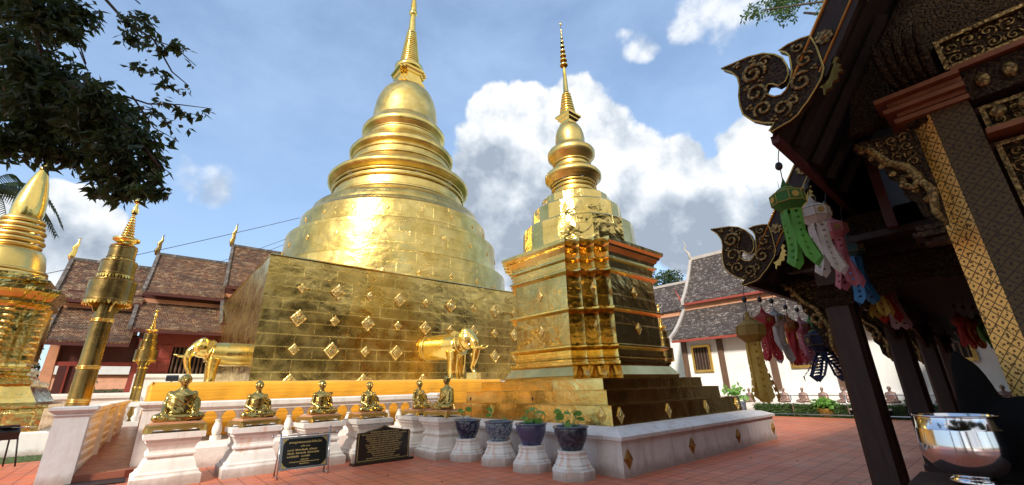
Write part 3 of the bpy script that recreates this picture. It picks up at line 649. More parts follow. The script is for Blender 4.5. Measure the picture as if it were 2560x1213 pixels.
# left ramp with its panelled parapet
rw = thing('ramp_parapet', 'grey white gate post with panelled parapet running back beside the ramp', 'parapet', (-.9, 12.7, 0))
m = MB(); endpost(m, -.90, 12.75, .50, 1.40); m.build('gate_post', MAT['greypost'], rw)
m = MB(); A0, A1 = Vector((-.80, 13.0, 0)), Vector((-.28, 20.6, 0)); dA = (A1-A0).normalized(); nA = Vector((dA.y, -dA.x, 0))
def PA(t, o, z): p = A0+(A1-A0)*t+nA*o; return (p.x, p.y, z)
for t0, t1 in ((0, .3), (.3, .58), (.58, .82), (.82, 1)):
    prof = [(.12, 0), (.12, .25), (.09, .3), (.09, 1.1), (.12, 1.15), (.12, 1.22), (.17, 1.27), (.17, 1.35), (-.17, 1.35), (-.12, 1.2), (-.12, 0)]
    m.loft([[PA(t, o, z*1.03+.10*t) for o, z in prof] for t in (t0, t1-.004)])
    for zz in (.38, .56, .74, .92):
        m.loft([[PA(t, o, z+.10*t) for o, z in ((.085, zz), (.125, zz+.03), (.125, zz+.09), (.085, zz+.12))] for t in (t0+.035, t1-.04)])
for t in (.3, .58, .82): p = PA(t, 0, 0); m.box((p[0], p[1], .72), (.36, .3, 1.44))
m.build('parapet', MAT['white'], rw)
# the floor between parapet and balustrade rises gently
m = MB(); m.loft([[(-.66, 12.65, .0), (.12, 12.65, 0), (.12, 12.65, .15), (-.66, 12.65, .15)], [(-.2, 21, 0), (.6, 21, 0), (.6, 21, .6), (-.2, 21, .6)]])
m.loft([[(.12, 12.65, 0), (.45, 12.9, 0), (.45, 12.9, .15), (.12, 12.65, .15)], [(.2, 21, 0), (.9, 21, 0), (.9, 21, .6), (.2, 21, .6)]])
struct('ramp', m, MAT['rampfloor'])
m = MB(); m.b2(-.75, .15, 12.0, 12.62, .004, .03); tag(m.build('door_mat', MAT['black']), 'black mat lying in front of the ramp step', 'mat')
# far cross rail at the end of the ramp
fb = thing('balustrade', 'small white baluster rail across the far end of the ramp', 'balustrade', (-.1, 21.3, 0))
m = MB(); m.b2(-.4, .9, 21.2, 21.45, 0, .75); m.b2(-.4, .9, 21.2, 21.45, 1.25, 1.42); m.build('rail', MAT['white_clean'], fb)
for k in range(4): m = MB(); m.lathe([[(.07, .75), (.12, .85), (.05, 1.0), (.1, 1.2), (.1, 1.25)]], 12, (-.2+.3*k, 21.32, 0)); m.build('baluster', MAT['white_clean'], fb)

# ------------------------------------------------------------------ monk pedestals
def pedestal(x, y, label, w=1.06):
    t = thing('pedestal', label, 'pedestal', (x, y, 0), 'white pedestals under the golden monks')
    h = w/2; m = MB()
    lvl = [(h, 0), (h, .17), (h-.03, .19), (h-.05, .21), (h-.05, .24), (h-.09, .27), (h-.11, .33), (h-.14, .42), (h-.18, .47), (h-.18, .50), (h-.14, .52), (h-.14, .55), (h-.17, .58), (h-.18, .62), (h-.15, .70), (h-.10, .76), (h-.11, .80), (h-.05, .82), (h-.05, .92)]
    m.loft([sqr(a, z, (x, y)) for a, z in lvl]); m.build('pedestal_body', MAT['white_rust'] if abs(x-2.14) < .1 else MAT['white'], t)
    return t
PD = [(.72, 11.36, 'leftmost white pedestal, carrying the largest golden monk'), (2.12, 11.38, 'orange stained white pedestal, second from the left'), (3.5, 11.38, 'white pedestal behind the framed black sign'),
      (4.72, 11.40, 'white pedestal directly behind the arched black sign'), (6.22, 11.42, 'white pedestal set back in the corner behind its neighbour'), (6.2, 10.05, 'white pedestal beside the potted lotus row')]
for x, y, l in PD: pedestal(x, y, l)

# ------------------------------------------------------------------ seated monk figures (face -Y, seat at z=0)
def monk_mesh(pose, vox=.0085, hi=True):
    m = MB()
    def ring(cx, cy, rx, ry, z, n=24): return [(cx+rx*math.cos(2*PI*k/n), cy+ry*math.sin(2*PI*k/n), z) for k in range(n)]
    w_ = 1.14 if pose == 'knee' else 1.0
    m.loft([ring(0, .02, .2*w_, .16, .0), ring(0, .02, .195*w_, .16, .08), ring(0, .01, .17*w_, .135, .2), ring(0, 0, .18*w_, .13, .32), ring(0, 0, .205*w_, .135, .43), ring(0, .005, .205*w_, .115, .49), ring(0, .01, .15, .09, .54), ring(0, .01, .09, .07, .58), ring(0, .005, .06, .058, .61)], True, True)
    m.tube([(0, .0, .56), (0, -.01, .67)], [.062, .056], 14)
    if pose == 'knee':   # the robe hides the upper arms
        m.loft([ring(0, 0, .15, .09, .53), ring(0, -.01, .225, .115, .47), ring(0, -.01, .225, .125, .36), ring(0, -.02, .22, .14, .24), ring(0, -.02, .22, .15, .14)], True, True)
    else: m.loft([ring(.09, 0, .10, .08, .53), ring(.13, -.01, .12, .10, .45), ring(.14, -.02, .13, .12, .3), ring(.15, -.04, .14, .14, .14)], True, True)
    # head
    m.ell((0, -.015, .745), (.088, .098, .112), 22, 16); m.ell((0, .015, .775), (.092, .094, .088), 20, 14); m.ell((0, -.05, .69), (.06, .052, .052), 16, 10)
    m.tube([(0, -.10, .768), (0, -.122, .735), (0, -.128, .72)], [.012, .016, .019], 10)                       # nose
    for k in (-1, 1):
        m.ell((.034*k, -.100, .778), (.03, .014, .010), 10, 6); m.ell((.03*k, -.094, .757), (.017, .01, .009), 10, 6)   # brow, eyelid
        m.ell((.045*k, -.075, .72), (.022, .02, .026), 10, 8)                                                          # cheek
        m.tube([(.083*k, 0, .78), (.092*k, .004, .765), (.09*k, 0, .735), (.082*k, -.005, .70)], [.012, .016, .013, .010], 8)   # ear
    m.ell((0, -.099, .694), (.024, .012, .006), 10, 6); m.ell((0, -.098, .683), (.02, .012, .006), 10, 6)
    # shoulders and arms
    P = {'knee': [((-.185, 0, .49), (-.235, -.02, .30), (-.25, -.19, .17), (-.21, -.29, .135)), ((.185, 0, .49), (.235, -.02, .30), (.25, -.19, .17), (.21, -.29, .135))],
         'lap': [((-.18, 0, .49), (-.225, -.0, .28), (-.13, -.19, .18), (-.03, -.24, .16)), ((.18, 0, .49), (.225, -.0, .28), (.13, -.19, .18), (.03, -.25, .15))],
         'raise': [((-.18, 0, .49), (-.225, -.0, .28), (-.13, -.19, .18), (-.02, -.22, .18)), ((.18, 0, .49), (.235, -.03, .29), (.17, -.19, .36), (.13, -.23, .47))]}[pose]
    for sd, (a, b, cc, d) in zip((-1, 1), P):
        m.ell(a, .062, 14, 10); m.tube([a, b], [.056, .046], 14); m.ell(b, .047, 12, 8); m.tube([b, cc], [.046, .036], 12); m.tube([cc, d], [.034, .026], 12)
        dv = (Vector(d)-Vector(cc)).normalized(); pc = Vector(d)+dv*.035
        wx = dv.cross(Vector((0, 0, 1))); wx = wx.normalized() if wx.length > .2 else Vector((1, 0, 0)); dn = wx.cross(dv).normalized()
        if dn.z > 0: dn = -dn
        m.ell(pc, (.036, .036, .02), 12, 8)
        for f in range(4):
            o_ = (f-1.5)*.019; b0 = pc+wx*o_+dv*.02; ln = (.05, .058, .055, .044)[f]
            m.tube([b0, b0+dv*ln*.55+dn*.006, b0+dv*ln+dn*.022], [.0105, .0098, .0085], 8)
        m.tube([pc+wx*.03*-sd-dv*.01, pc+wx*.05*-sd+dv*.025, pc+wx*.044*-sd+dv*.05], [.012, .011, .009], 8)
    # crossed legs, feet
    for k in (-1, 1):
        m.tube([(.10*k, .02, .085), (.25*k, -.10, .085), (.33*k, -.19, .08)], [.10, .092, .074], 16); m.ell((.33*k, -.19, .08), (.078, .08, .072), 14, 10)
        m.tube([(.33*k, -.19, .075), (.15*k, -.27, .06+.02*k), (-.05*k, -.28, .06+.03*k)], [.07, .056, .042], 14)
        m.tube([(-.05*k, -.28, .06+.03*k), (-.12*k, -.275, .075+.03*k), (-.19*k, -.25, .085+.03*k)], [.038, .034, .022], 12)
    m.ell((0, -.12, .05), (.2, .17, .06), 18, 8)
    if hi:
        # robe folds: ridges sweeping from the (viewer's right) shoulder down across the chest, and over the shins
        for q in range(9):
            t = q/8; pts = []
            for s_ in range(8):
                u = s_/7; ang = R(-30-120*u) if True else 0; z = .50-.06*t-(.10+.24*t)*u
                rx, ry = (.232, .14) if pose == 'knee' else (.20-.03*abs(z-.45)*3, .14)
                pts.append((rx*math.cos(ang)*1.0, ry*math.sin(ang)-.004, z))
            m.tube(pts, [.008, .014, .016, .016, .016, .014, .011, .007], 8)
        for q in range(4):
            x0 = .2+.03*q; m.tube([(.16+.012*q, -.05, .50-.01*q), (x0, -.06, .38), (x0+.01, -.08, .25), (.2+.03*q, -.14, .14)], [.012, .018, .018, .012], 8)
        for k in (-1, 1):
            for q in range(5):
                m.tube([((.10+.05*q)*k, -.05, .165), ((.13+.045*q)*k, -.17, .155-.006*q), ((.10+.05*q)*k, -.28, .12-.004*q)], [.008, .011, .008], 8)
        m.tube([(.10, -.09, .53), (.0, -.125, .42), (-.13, -.10, .28)], [.010, .014, .010], 8)
    if pose == 'raise':   # bowl held in the lap
        m.lathe([[(.001, .16), (.05, .165), (.062, .2), (.05, .235), (.001, .24)]], 16, (0, -.25, 0))
    return m
protos = {}
for pose in ('knee', 'lap', 'raise'):
    o = remesh(monk_mesh(pose), 'figure', MAT['brass'], None, .0085, 2); protos[pose] = o.data; bpy.data.objects.remove(o)
def stand(t, w=.92, d=.62):
    m = MB(); h, g_ = w/2, d/2
    m.loft([[(-a, -b, z), (a, -b, z), (a, b, z), (-a, b, z)] for a, b, z in ((h-.03, g_-.03, .085), (h, g_, .095), (h, g_, .125), (h-.03, g_-.03, .14))])
    # scalloped apron with curled feet
    for y in (-g_+.02, g_-.02):
        pts = [(-h, .10), (-h-.03, 0), (-h+.08, 0), (-h+.12, .05), (-h*.5, .055), (-h*.35, .03), (0, .05), (h*.35, .03), (h*.5, .055), (h-.12, .05), (h-.08, 0), (h+.03, 0), (h, .10)]
        m.prism(pts, lambda u, v, q: (u, q, v), y-.02, y+.02)
    for x in (-h+.02, h-.02):
        pts = [(-g_, .10), (-g_-.03, 0), (-g_+.08, 0), (-g_+.12, .05), (g_-.12, .05), (g_-.08, 0), (g_+.03, 0), (g_, .10)]
        m.prism(pts, lambda u, v, q: (q, u, v), x-.02, x+.02)
    o = m.build('stand', MAT['stand'], None); o.parent = t
    m = MB(); m.loft([[(-a, -b, z), (a, -b, z), (a, b, z), (-a, b, z)] for a, b, z in ((h-.05, g_-.05, .14), (h-.05, g_-.05, .165), (h-.08, g_-.08, .175))]); o = m.build('seat_pad', MAT['salmon'], None); o.parent = t
SM = [(.72, 11.32, 0, 1.06, 'knee', 'largest golden monk at the left, both hands resting on his knees'),
      (2.12, 11.38, R(14), .92, 'lap', 'golden monk seated on the orange stained pedestal, hands in lap'),
      (3.5, 11.38, R(16), .92, 'raise', 'golden monk with one hand raised before his chest'),
      (4.72, 11.40, R(10), .88, 'lap', 'golden monk seated behind the arched black sign'),
      (6.22, 11.42, R(18), .90, 'lap', 'golden monk furthest back in the corner, turned slightly right'),
      (6.2, 10.05, R(-80), .98, 'lap', 'golden monk in side view, facing left beside the potted lotus')]
for x, y, a, s_, pose, lab in SM:
    t = thing('monk_statue', lab, 'monk statue', (x, y, .922), 'golden monks seated on white pedestals', a)
    t.scale = (s_,)*3; stand(t, .90, .66)
    o = bpy.data.objects.new('figure', protos[pose]); C.objects.link(o); o.parent = t; o.location = (0, .06, .17)

# ------------------------------------------------------------------ signs
def text(body, size, M, mat, parent, name='lettering', align='CENTER'):
    cu = bpy.data.curves.new(name, 'FONT'); cu.body = body; cu.size = size; cu.align_x = align; cu.extrude = .0006
    cu.space_line = 1.0
    o = bpy.data.objects.new('t', cu); C.objects.link(o); dg = bpy.context.evaluated_depsgraph_get(); dg.update()
    me = bpy.data.meshes.new_from_object(o.evaluated_get(dg)); bpy.data.objects.remove(o)
    me.name = name; me.materials.clear(); me.materials.append(mat); me.transform(M)
    ob = bpy.data.objects.new(name, me); C.objects.link(ob); ob.parent = parent; return ob
MAT['lettergold'] = plain('gold_lettering', (.72, .55, .20), .5, 0, .1, 5, 0)
MAT['signblack'] = plain('black_sign_face', (.012, .013, .012), .18, 0, .2, 5, 0)
MAT['signgranite'] = plain('dark_granite', (.022, .018, .014), .2, 0, .3, 60, 0)
s1 = thing('framed_sign', 'black sign with gold lettering in a tilted steel frame', 'sign', (2.87, 10.1, 0), None, R(-4))
TL = Matrix.Rotation(R(-13), 4, 'X')
m = MB()
for x in (-.47, .47):
    m.tube([(x, -.20, 0), (x, .0, .80)], .017, 8); m.tube([(x, .18, 0), (x, -.02, .72)], .015, 8); m.tube([(x, -.2, .02), (x, .18, .02)], .014, 8)
    m.tube([(x, 0, .8), (x, .005, .86)], .012, 8)
m.tube([(-.60, -.005, .765), (.60, -.005, .765)], .016, 8)
for x in (-.47, .47): m.tube([(x, -.19, .06), (x*.98, -.19, .06)], .02, 8)
m.build('frame', MAT['steel'], None).parent = s1
for x, z in ((-.47, .885), (.47, .885), (-.62, .765), (.62, .765)): m = MB(); m.ell((x, 0 if z < .8 else .008, z), .026, 12, 8); m.build('knob', MAT['steel'], None).parent = s1
Mp = Matrix.Translation((0, -.08, .44)) @ TL
m = MB(); b_ = m.box((0, 0, 0), (.90, .022, .60)); m.xf(Mp.to_3x3().to_4x4() if False else Mp); m.build('border', MAT['steel'], None).parent = s1
m = MB(); W2, H2, k_ = .415, .265, .05
poly = [(-W2+k_, -H2), (W2-k_, -H2), (W2, -H2+k_), (W2, H2-k_), (W2-k_, H2), (-W2+k_, H2), (-W2, H2-k_), (-W2, -H2+k_)]
m.prism(poly, lambda u, v, q: (u, q, v), -.016, -.010); m.xf(Mp); m.build('panel', MAT['signblack'], None).parent = s1
for sx_ in (-1, 1):
    for sz in (-1, 1):
        m = MB(); m.prism([(sx_*W2, sz*H2), (sx_*(W2-.10), sz*H2), (sx_*(W2-.055), sz*(H2-.03)), (sx_*(W2-.03), sz*(H2-.055)), (sx_*W2, sz*(H2-.10))], lambda u, v, q: (u, q, v), -.021, -.012); m.xf(Mp); m.build('corner_ornament', MAT['stand'], None).parent = s1
def tm(x, z, y=-.0175): return Mp @ Matrix.Translation((x, y, z)) @ Matrix.Rotation(PI/2, 4, 'X')
for body, size, x, z, al in (('คาถาบูชาพระธาตุประจำปีมะโรง', .052, 0, .17, 'CENTER'), ('นะโม ๓ จบ', .042, 0, .10, 'CENTER'), ('นะมามิ  สิหิงคะพิมพัง  สุวัณณา', .046, -.33, .03, 'LEFT'), ('ภิรัมมัง  ลังกาชาตัง  โสภาภะโสภัง', .046, -.33, -.03, 'LEFT'), ('สะราภิกันตัง   นะมามิหัง', .046, -.33, -.09, 'LEFT'),
                             ('ขอให้อานิสงส์', .028, 0, -.145, 'CENTER'), ('แห่งการบูชาพระธาตุนี้ จงเป็นไปเพื่อความสุข ความเจริญ', .026, 0, -.182, 'CENTER'), ('แก่ข้าพเจ้าทั้งหลาย', .026, 0, -.22, 'CENTER')):
    text(body, size, tm(x, z), MAT['lettergold'], s1, 'lettering', al)
s2 = thing('stone_plaque', 'dark arched stone slab engraved with dense gold text, standing on the tiles', 'plaque', (4.72, 10.35, 0), None, 0)
hw = .66
poly = [(-hw, .06), (hw, .06), (hw, .64), (hw-.03, .67), (hw-.18, .675), (hw-.26, .70), (hw-.34, .715), (.18, .735), (.08, .765), (0, .80), (-.08, .765), (-.18, .735), (-hw+.34, .715), (-hw+.26, .70), (-hw+.18, .675), (-hw+.03, .67), (-hw, .64)]
m = MB(); m.prism(poly, lambda u, v, q: (u, q, v), -.03, .03); m.build('slab', MAT['signgranite'], None).parent = s2
m = MB(); m.b2(-.74, .74, -.13, .12, 0, .06); m.build('foot', MAT['signgranite'], None).parent = s2
m = MB(); poly2 = [(u*.96, .06+(v-.06)*.965+.01) for u, v in poly]
n_ = len(poly2); i0 = len(m.v)
for (u, v), (u2, v2) in zip(poly2, [(a*.985, .06+(b-.06)*.985+.008) for a, b in poly2]): m.v += [Vector((u, -.0315, v)), Vector((u2, -.0315, v2))]
for j in range(n_): a, b = i0+2*j, i0+2*((j+1) % n_); m.face((a, b, b+1, a+1))
m.build('gold_outline', MAT['lettergold'], None).parent = s2
lines = ['พระธาตุหลวง วัดพระสิงห์วรมหาวิหาร', 'พระธาตุหลวงองค์นี้ สร้างขึ้นในสมัยพญาผายู กษัตริย์ราชวงศ์มังราย', 'โปรดให้สร้างขึ้นเพื่อบรรจุอัฐิของพญาคำฟู พระราชบิดา', 'เมื่อปีพุทธศักราช ๑๘๘๘ ต่อมาได้รับการบูรณะปฏิสังขรณ์', 'ให้สูงใหญ่ขึ้นกว่าเดิม เป็นเจดีย์ทรงกลมแบบล้านนา', 'ฐานสี่เหลี่ยมมีช้างครึ่งตัวประดับอยู่ทั้งสี่ด้าน', 'เป็นพระธาตุประจำปีเกิด ปีมะโรง พุทธศาสนิกชนนิยมมา', 'นมัสการเพื่อความเป็นสิริมงคลแก่ชีวิตและครอบครัว', 'ครูบาศรีวิชัยได้เป็นประธานในการบูรณะพระธาตุ', 'ร่วมกับคณะสงฆ์และพุทธศาสนิกชนชาวเชียงใหม่', 'ให้มั่นคงสวยงามสืบมาจนถึงปัจจุบัน', 'The great stupa of this temple', 'was built in the Lanna period and later enlarged']
for k, l in enumerate(lines):
    text(l, .043 if k else .05, Matrix.Translation((0, -.0315, .655-.046*k)) @ Matrix.Rotation(PI/2, 4, 'X'), MAT['lettergold'], s2, 'lettering')

# ------------------------------------------------------------------ lotus pots on octagonal pedestals
POT = [(6.28, 9.10, 'pot1', 'dark blue dragon pot with one pale leaf, nearest the monks', .33, 2), (6.42, 8.05, 'pot2', 'pale blue glazed pot with short sprouts, second in the row', .345, 2),
       (6.42, 6.98, 'pot3', 'cobalt pot with round flower pattern and tall green leaves', .345, 12), (6.40, 5.85, 'pot4', 'dusty dark blue pot with leafy lotus, nearest the camera', .345, 10)]
rp = random.Random(11)
for k, (x, y, mt_, lab, r_, nl) in enumerate(POT):
    t = thing('octagonal_pedestal', ('first', 'second', 'third', 'nearest')[k]+' low rust streaked octagonal pedestal counting from the monks', 'pedestal', (x, y, 0), 'octagonal pedestals under the lotus pots')
    m = MB(); oc = [(r*1.08, z) for r, z in ((.385, 0), (.385, .15), (.36, .17), (.35, .2), (.32, .22), (.32, .25), (.30, .28), (.27, .34), (.275, .36), (.255, .38), (.255, .41), (.27, .43), (.27, .465))]
    m.loft([[(x+r*math.cos(PI/8+j*PI/4), y+r*math.sin(PI/8+j*PI/4), z) for j in range(8)] for r, z in oc]); m.build('pedestal_body', MAT['white_rust'], t)
    t = thing('lotus_pot', lab, 'plant pot', (x, y, .467), 'glazed pots of lotus')
    s_ = r_/.31
    m = MB(); m.lathe([[(.17*s_, 0), (.175*s_, .015)], [(.175*s_, .015), (.20*s_, .06), (.245*s_, .16), (.275*s_, .26), (.283*s_, .34), (.278*s_, .375)]], 40, (x, y, .467)); m.build('bowl', MAT[mt_], t)
    m = MB(); m.lathe([[(.278*s_, .372), (.30*s_, .38), (.308*s_, .395), (.30*s_, .41), (.28*s_, .415), (.262*s_, .405), (.255*s_, .37), (.255*s_, .33)]], 40, (x, y, .467)); m.build('rim', MAT['potrim'], t)
    m = MB(); m.lathe([[(.256*s_, .345), (.001, .35)]], 32, (x, y, .467)); m.build('soil', MAT['soil'], t)
    for q in range(int(nl*1.6)):
        a = rp.uniform(0, 6.28); rr = rp.uniform(.05, .2); bx, by, bz = x+rr*math.cos(a)*.6, y+rr*math.sin(a)*.6, .81
        h = rp.uniform(.05, .34) if nl > 4 else rp.uniform(.08, .3); tx, ty, tz = x+rr*1.4*math.cos(a), y+rr*1.4*math.sin(a), bz+h
        m = MB(); m.tube([(bx, by, bz), ((bx+tx)/2, (by+ty)/2, bz+h*.6), (tx, ty, tz)], [.004, .0035, .003], 5)
        lr = rp.uniform(.045, .085); i = len(m.v); m.v.append(Vector((tx, ty, tz-.01))); tilt = Matrix.Rotation(rp.uniform(.3, 1.1), 3, (math.cos(rp.uniform(0, 6.3)), math.sin(rp.uniform(0, 6.3)), .1))
        for j in range(12): aa = j*PI/6; m.v.append(Vector((tx, ty, tz))+tilt @ Vector((lr*math.cos(aa)*(1+.1*math.sin(3*aa)), lr*math.sin(aa), .012*math.sin(2*aa))))
        for j in range(12): m.face((i, i+1+j, i+1+(j+1) % 12), None, True)
        m.build('lotus_leaf', MAT['leaf_bright'], t)
    if k in (0, 2):
        m = MB(); m.tube([(x+.1, y+.02, .8), (x+.12, y+.02, 1.1), (x+.1, y+.03, 1.33)], [.006, .005, .004], 5); m.ell((x+.1, y+.03, 1.35), (.022, .022, .04), 8, 6); m.build('dry_stalk', MAT['brownwood'], t)

# ------------------------------------------------------------------ golden umbrella poles
def chatra(name, label, x, y, z0, zc, ztop, s, lean=0):
    """tall golden pole with three drum tiers and a ringed finial"""
    t = thing(name, label, 'umbrella pole', (x, y, z0), 'golden umbrella poles')
    m = MB(); m.lathe([[(.235*s, z0), (.2*s, zc)]], 28, (x, y, 0)); m.build('pole', MAT['gold_pole'], t)
    for f in (.38, .58, .88):
        zz = z0+(zc-z0)*f
        m = MB(); m.lathe([torus(.225*s, zz-.035*s, .012*s, 4), torus(.226*s, zz, .016*s, 4), torus(.225*s, zz+.035*s, .012*s, 4)], 28, (x, y, 0)); m.build('pole_band', MAT['gold_bright'], t)
    H = ztop-zc
    tiers = [(.50, .0, .20), (.385, .22, .14), (.30, .40, .14)]; zz = zc
    for k, (r, a, hh) in enumerate(tiers):
        r *= s; z1 = zc+H*(.0, .235, .385)[k]; z2 = z1+H*(.195, .135, .115)[k]
        m = MB(); m.lathe([[(r*1.0, z1), (r*.99, z2)], [(r*.99, z2), (r*.8, z2+H*.01), (.05, z2+H*.012)], [(.15*s, z1+H*.02), (r*.97, z1+.01)], torus(r*.985, z1+H*.015, H*.006, 4), torus(r*.98, z2-H*.012, H*.006, 4)], 40, (x, y, 0)); m.build('umbrella_tier', MAT['gold_pole'], t)
        m = MB(); nn_ = 34
        for j in range(nn_):    # scalloped fringe
            a0_ = 2*PI*j/nn_; w = 2*PI/nn_*.46; rr = r*1.0
            m.loft([[(x+q*math.cos(a_), y+q*math.sin(a_), z) for a_, z in ((a0_-w, z1+.01), (a0_+w, z1+.01), (a0_+w*.7, z1-H*.018), (a0_, z1-H*.03), (a0_-w*.7, z1-H*.018))] for q in (rr, rr-.02*s)])
        m.build('fringe', MAT['gold_bright'], t)
    Hf = H; zb = zc+H*.51; H = H*.76; lv = [[(.30*s, zb), (.26*s, zb+H*.015), (.14*s, zb+H*.02)], [(.16*s, zb+H*.02), (.12*s, zb+H*.05)], [(.20*s, zb+H*.05), (.30*s, zb+H*.075), (.30*s, zb+H*.10), (.2*s, zb+H*.115)]]
    m = MB(); nr = 9
    for k in range(nr): q = 1-k/nr*.72; lv.append(torus(.115*s*q, zb+H*(.14+.034*k), H*.012*q+.004, 4)); lv.append([(.08*s*q, zb+H*(.115+.034*k)), (.075*s*q, zb+H*(.15+.034*k))])
    lv.append([(.07*s, zb+H*.43), (.085*s, zb+H*.46), (.04*s, zb+H*.54), (.015*s, zb+H*.56)]); lv.append([(.0, zb+H*.55), (.1*s, zb+H*.58), (.10*s, zb+H*.60), (.03*s, zb+H*.63), (.0, ztop)])
    m.lathe(lv, 20, (x, y, 0)); m.build('finial', MAT['gold_bright'], t)
    for k in range(4):
        a = k*PI/2+.4; m = MB(); m.prism([(.19*s, -.28*s), (.25*s, -.26*s), (.30*s, -.14*s), (.42*s, -.06*s), (.46*s, 0), (.2*s, 0)], lambda u, v, q: (x+u*math.cos(a)-q*math.sin(a), y+u*math.sin(a)+q*math.cos(a), zc+v), -.02*s, .02*s); m.build('bracket', MAT['gold_bright'], t)
    return t
chatra('umbrella_pole', 'thick golden pole with three umbrella tiers behind the gate post', -1.10, 15.6, 0, 4.02, 7.15, 1.0)
chatra('umbrella_pole', 'thin golden umbrella pole at the far end of the ramp', -.05, 22.6, .5, 2.95, 5.0, .72)
chatra('umbrella_pole', 'golden umbrella pole half hidden behind the right edge of the small stupa', 18.1, 10.45, 0, 2.6, 5.2, .8)

# ------------------------------------------------------------------ left golden chedi
lx, ly = -4.42, 22.3; c = (lx, ly)
lc = thing('golden_chedi', 'bright yellow gold chedi with bulbous spire at the left edge', 'chedi', (lx, ly, 0))
m = MB(); m.loft([sqr(2.62, -.01, c), sqr(2.6, .62, c), sqr(2.5, .66, c)]); m.build('plinth', MAT['white_clean'], lc)
m = MB(); m.loft([sqr(2.3, .62, c), sqr(2.3, 1.3, c), sqr(2.38, 1.34, c), sqr(2.38, 1.42, c), sqr(2.05, 1.5, c), sqr(1.75, 2.0, c), sqr(1.8, 2.05, c), sqr(1.8, 2.15, c), sqr(1.6, 2.2, c)]); m.build('stepped_base', MAT['gold_yellow'], lc)
m = MB(); m.loft([redent(1.42, .8, 3, d_, z_, c) for d_, z_ in ((.2, 2.15), (.2, 2.25), (.08, 2.35), (.08, 2.42), (.14, 2.47), (.14, 2.55), (0, 2.62), (-.05, 2.7), (-.05, 4.5), (.0, 4.58), (.1, 4.66), (.1, 4.74), (.04, 4.78), (.14, 4.95), (.24, 5.05), (.24, 5.18), (.0, 5.25))]); m.build('body', MAT['gold_yellow'], lc)
for f in ((0, -1), (1, 0)):
    m = MB(); F = Vector((f[0], f[1], 0)); T = Vector((-F.y, F.x, 0)); o_ = Vector((lx, ly, 0))+F*1.36
    pts = [(-.5, 2.75), (.5, 2.75), (.5, 3.7), (.36, 4.05), (.18, 4.3), (0, 4.6), (-.18, 4.3), (-.36, 4.05), (-.5, 3.7)]
    m.prism(pts, lambda u, v, q: o_+T*u+F*q+Vector((0, 0, v)), 0, .12); m.build('niche_frame', MAT['plaque'], lc)
    m = MB(); m.prism([(-.32, 2.8), (.32, 2.8), (.32, 3.6), (0, 4.15), (-.32, 3.6)], lambda u, v, q: o_+T*u+F*q+Vector((0, 0, v)), .1, .13); m.build('niche', MAT['gold_pole'], lc)
    for s_ in (-1, 1): m = MB(); p = o_+T*s_*.68; m.lathe([torus(.07, 2.8+.2*j, .045, 4) for j in range(9)], 12, (p.x, p.y, 0)); m.build('colonnette', MAT['plaque'], lc)
m = MB(); m.loft([redent(1.2, .7, 2, d_, z_, c) for d_, z_ in ((0, 5.2), (0, 5.4), (.08, 5.45), (.08, 5.55), (-.1, 5.62), (-.1, 5.7))]); m.build('upper_base', MAT['gold_yellow'], lc)
m = MB(); m.lathe([[(1.1, 5.66), (1.08, 5.78)], torus(1.0, 5.85, .07), [(.98, 5.9), (.93, 6.2), (.86, 6.5), (.76, 6.65), (.62, 6.72)], torus(.62, 6.8, .08), torus(.66, 6.98, .08), torus(.58, 7.16, .09), torus(.60, 7.36, .08), torus(.52, 7.55, .09), torus(.50, 7.75, .08), [(.44, 7.84), (.45, 7.9)]], 40, (lx, ly, 0)); m.build('ring_tier', MAT['gold_ring'], lc)
m = MB(); m.lathe([[(.40, 7.88), (.43, 8.05), (.43, 8.35), (.38, 8.8), (.28, 9.3), (.17, 9.7), (.09, 9.9)], [(.13, 9.9), (.14, 9.97), (.06, 10.02), (.07, 10.15), (.0, 10.5)]], 32, (lx, ly, 0)); m.build('spire', MAT['gold_bright'], lc)
for k in range(2): m = MB(); diamond(m, (lx+1.2-k*2.3, ly-2.61, .33), .15, .13, (0, -1, 0)); m.build('plaque', MAT['plaque'], lc)

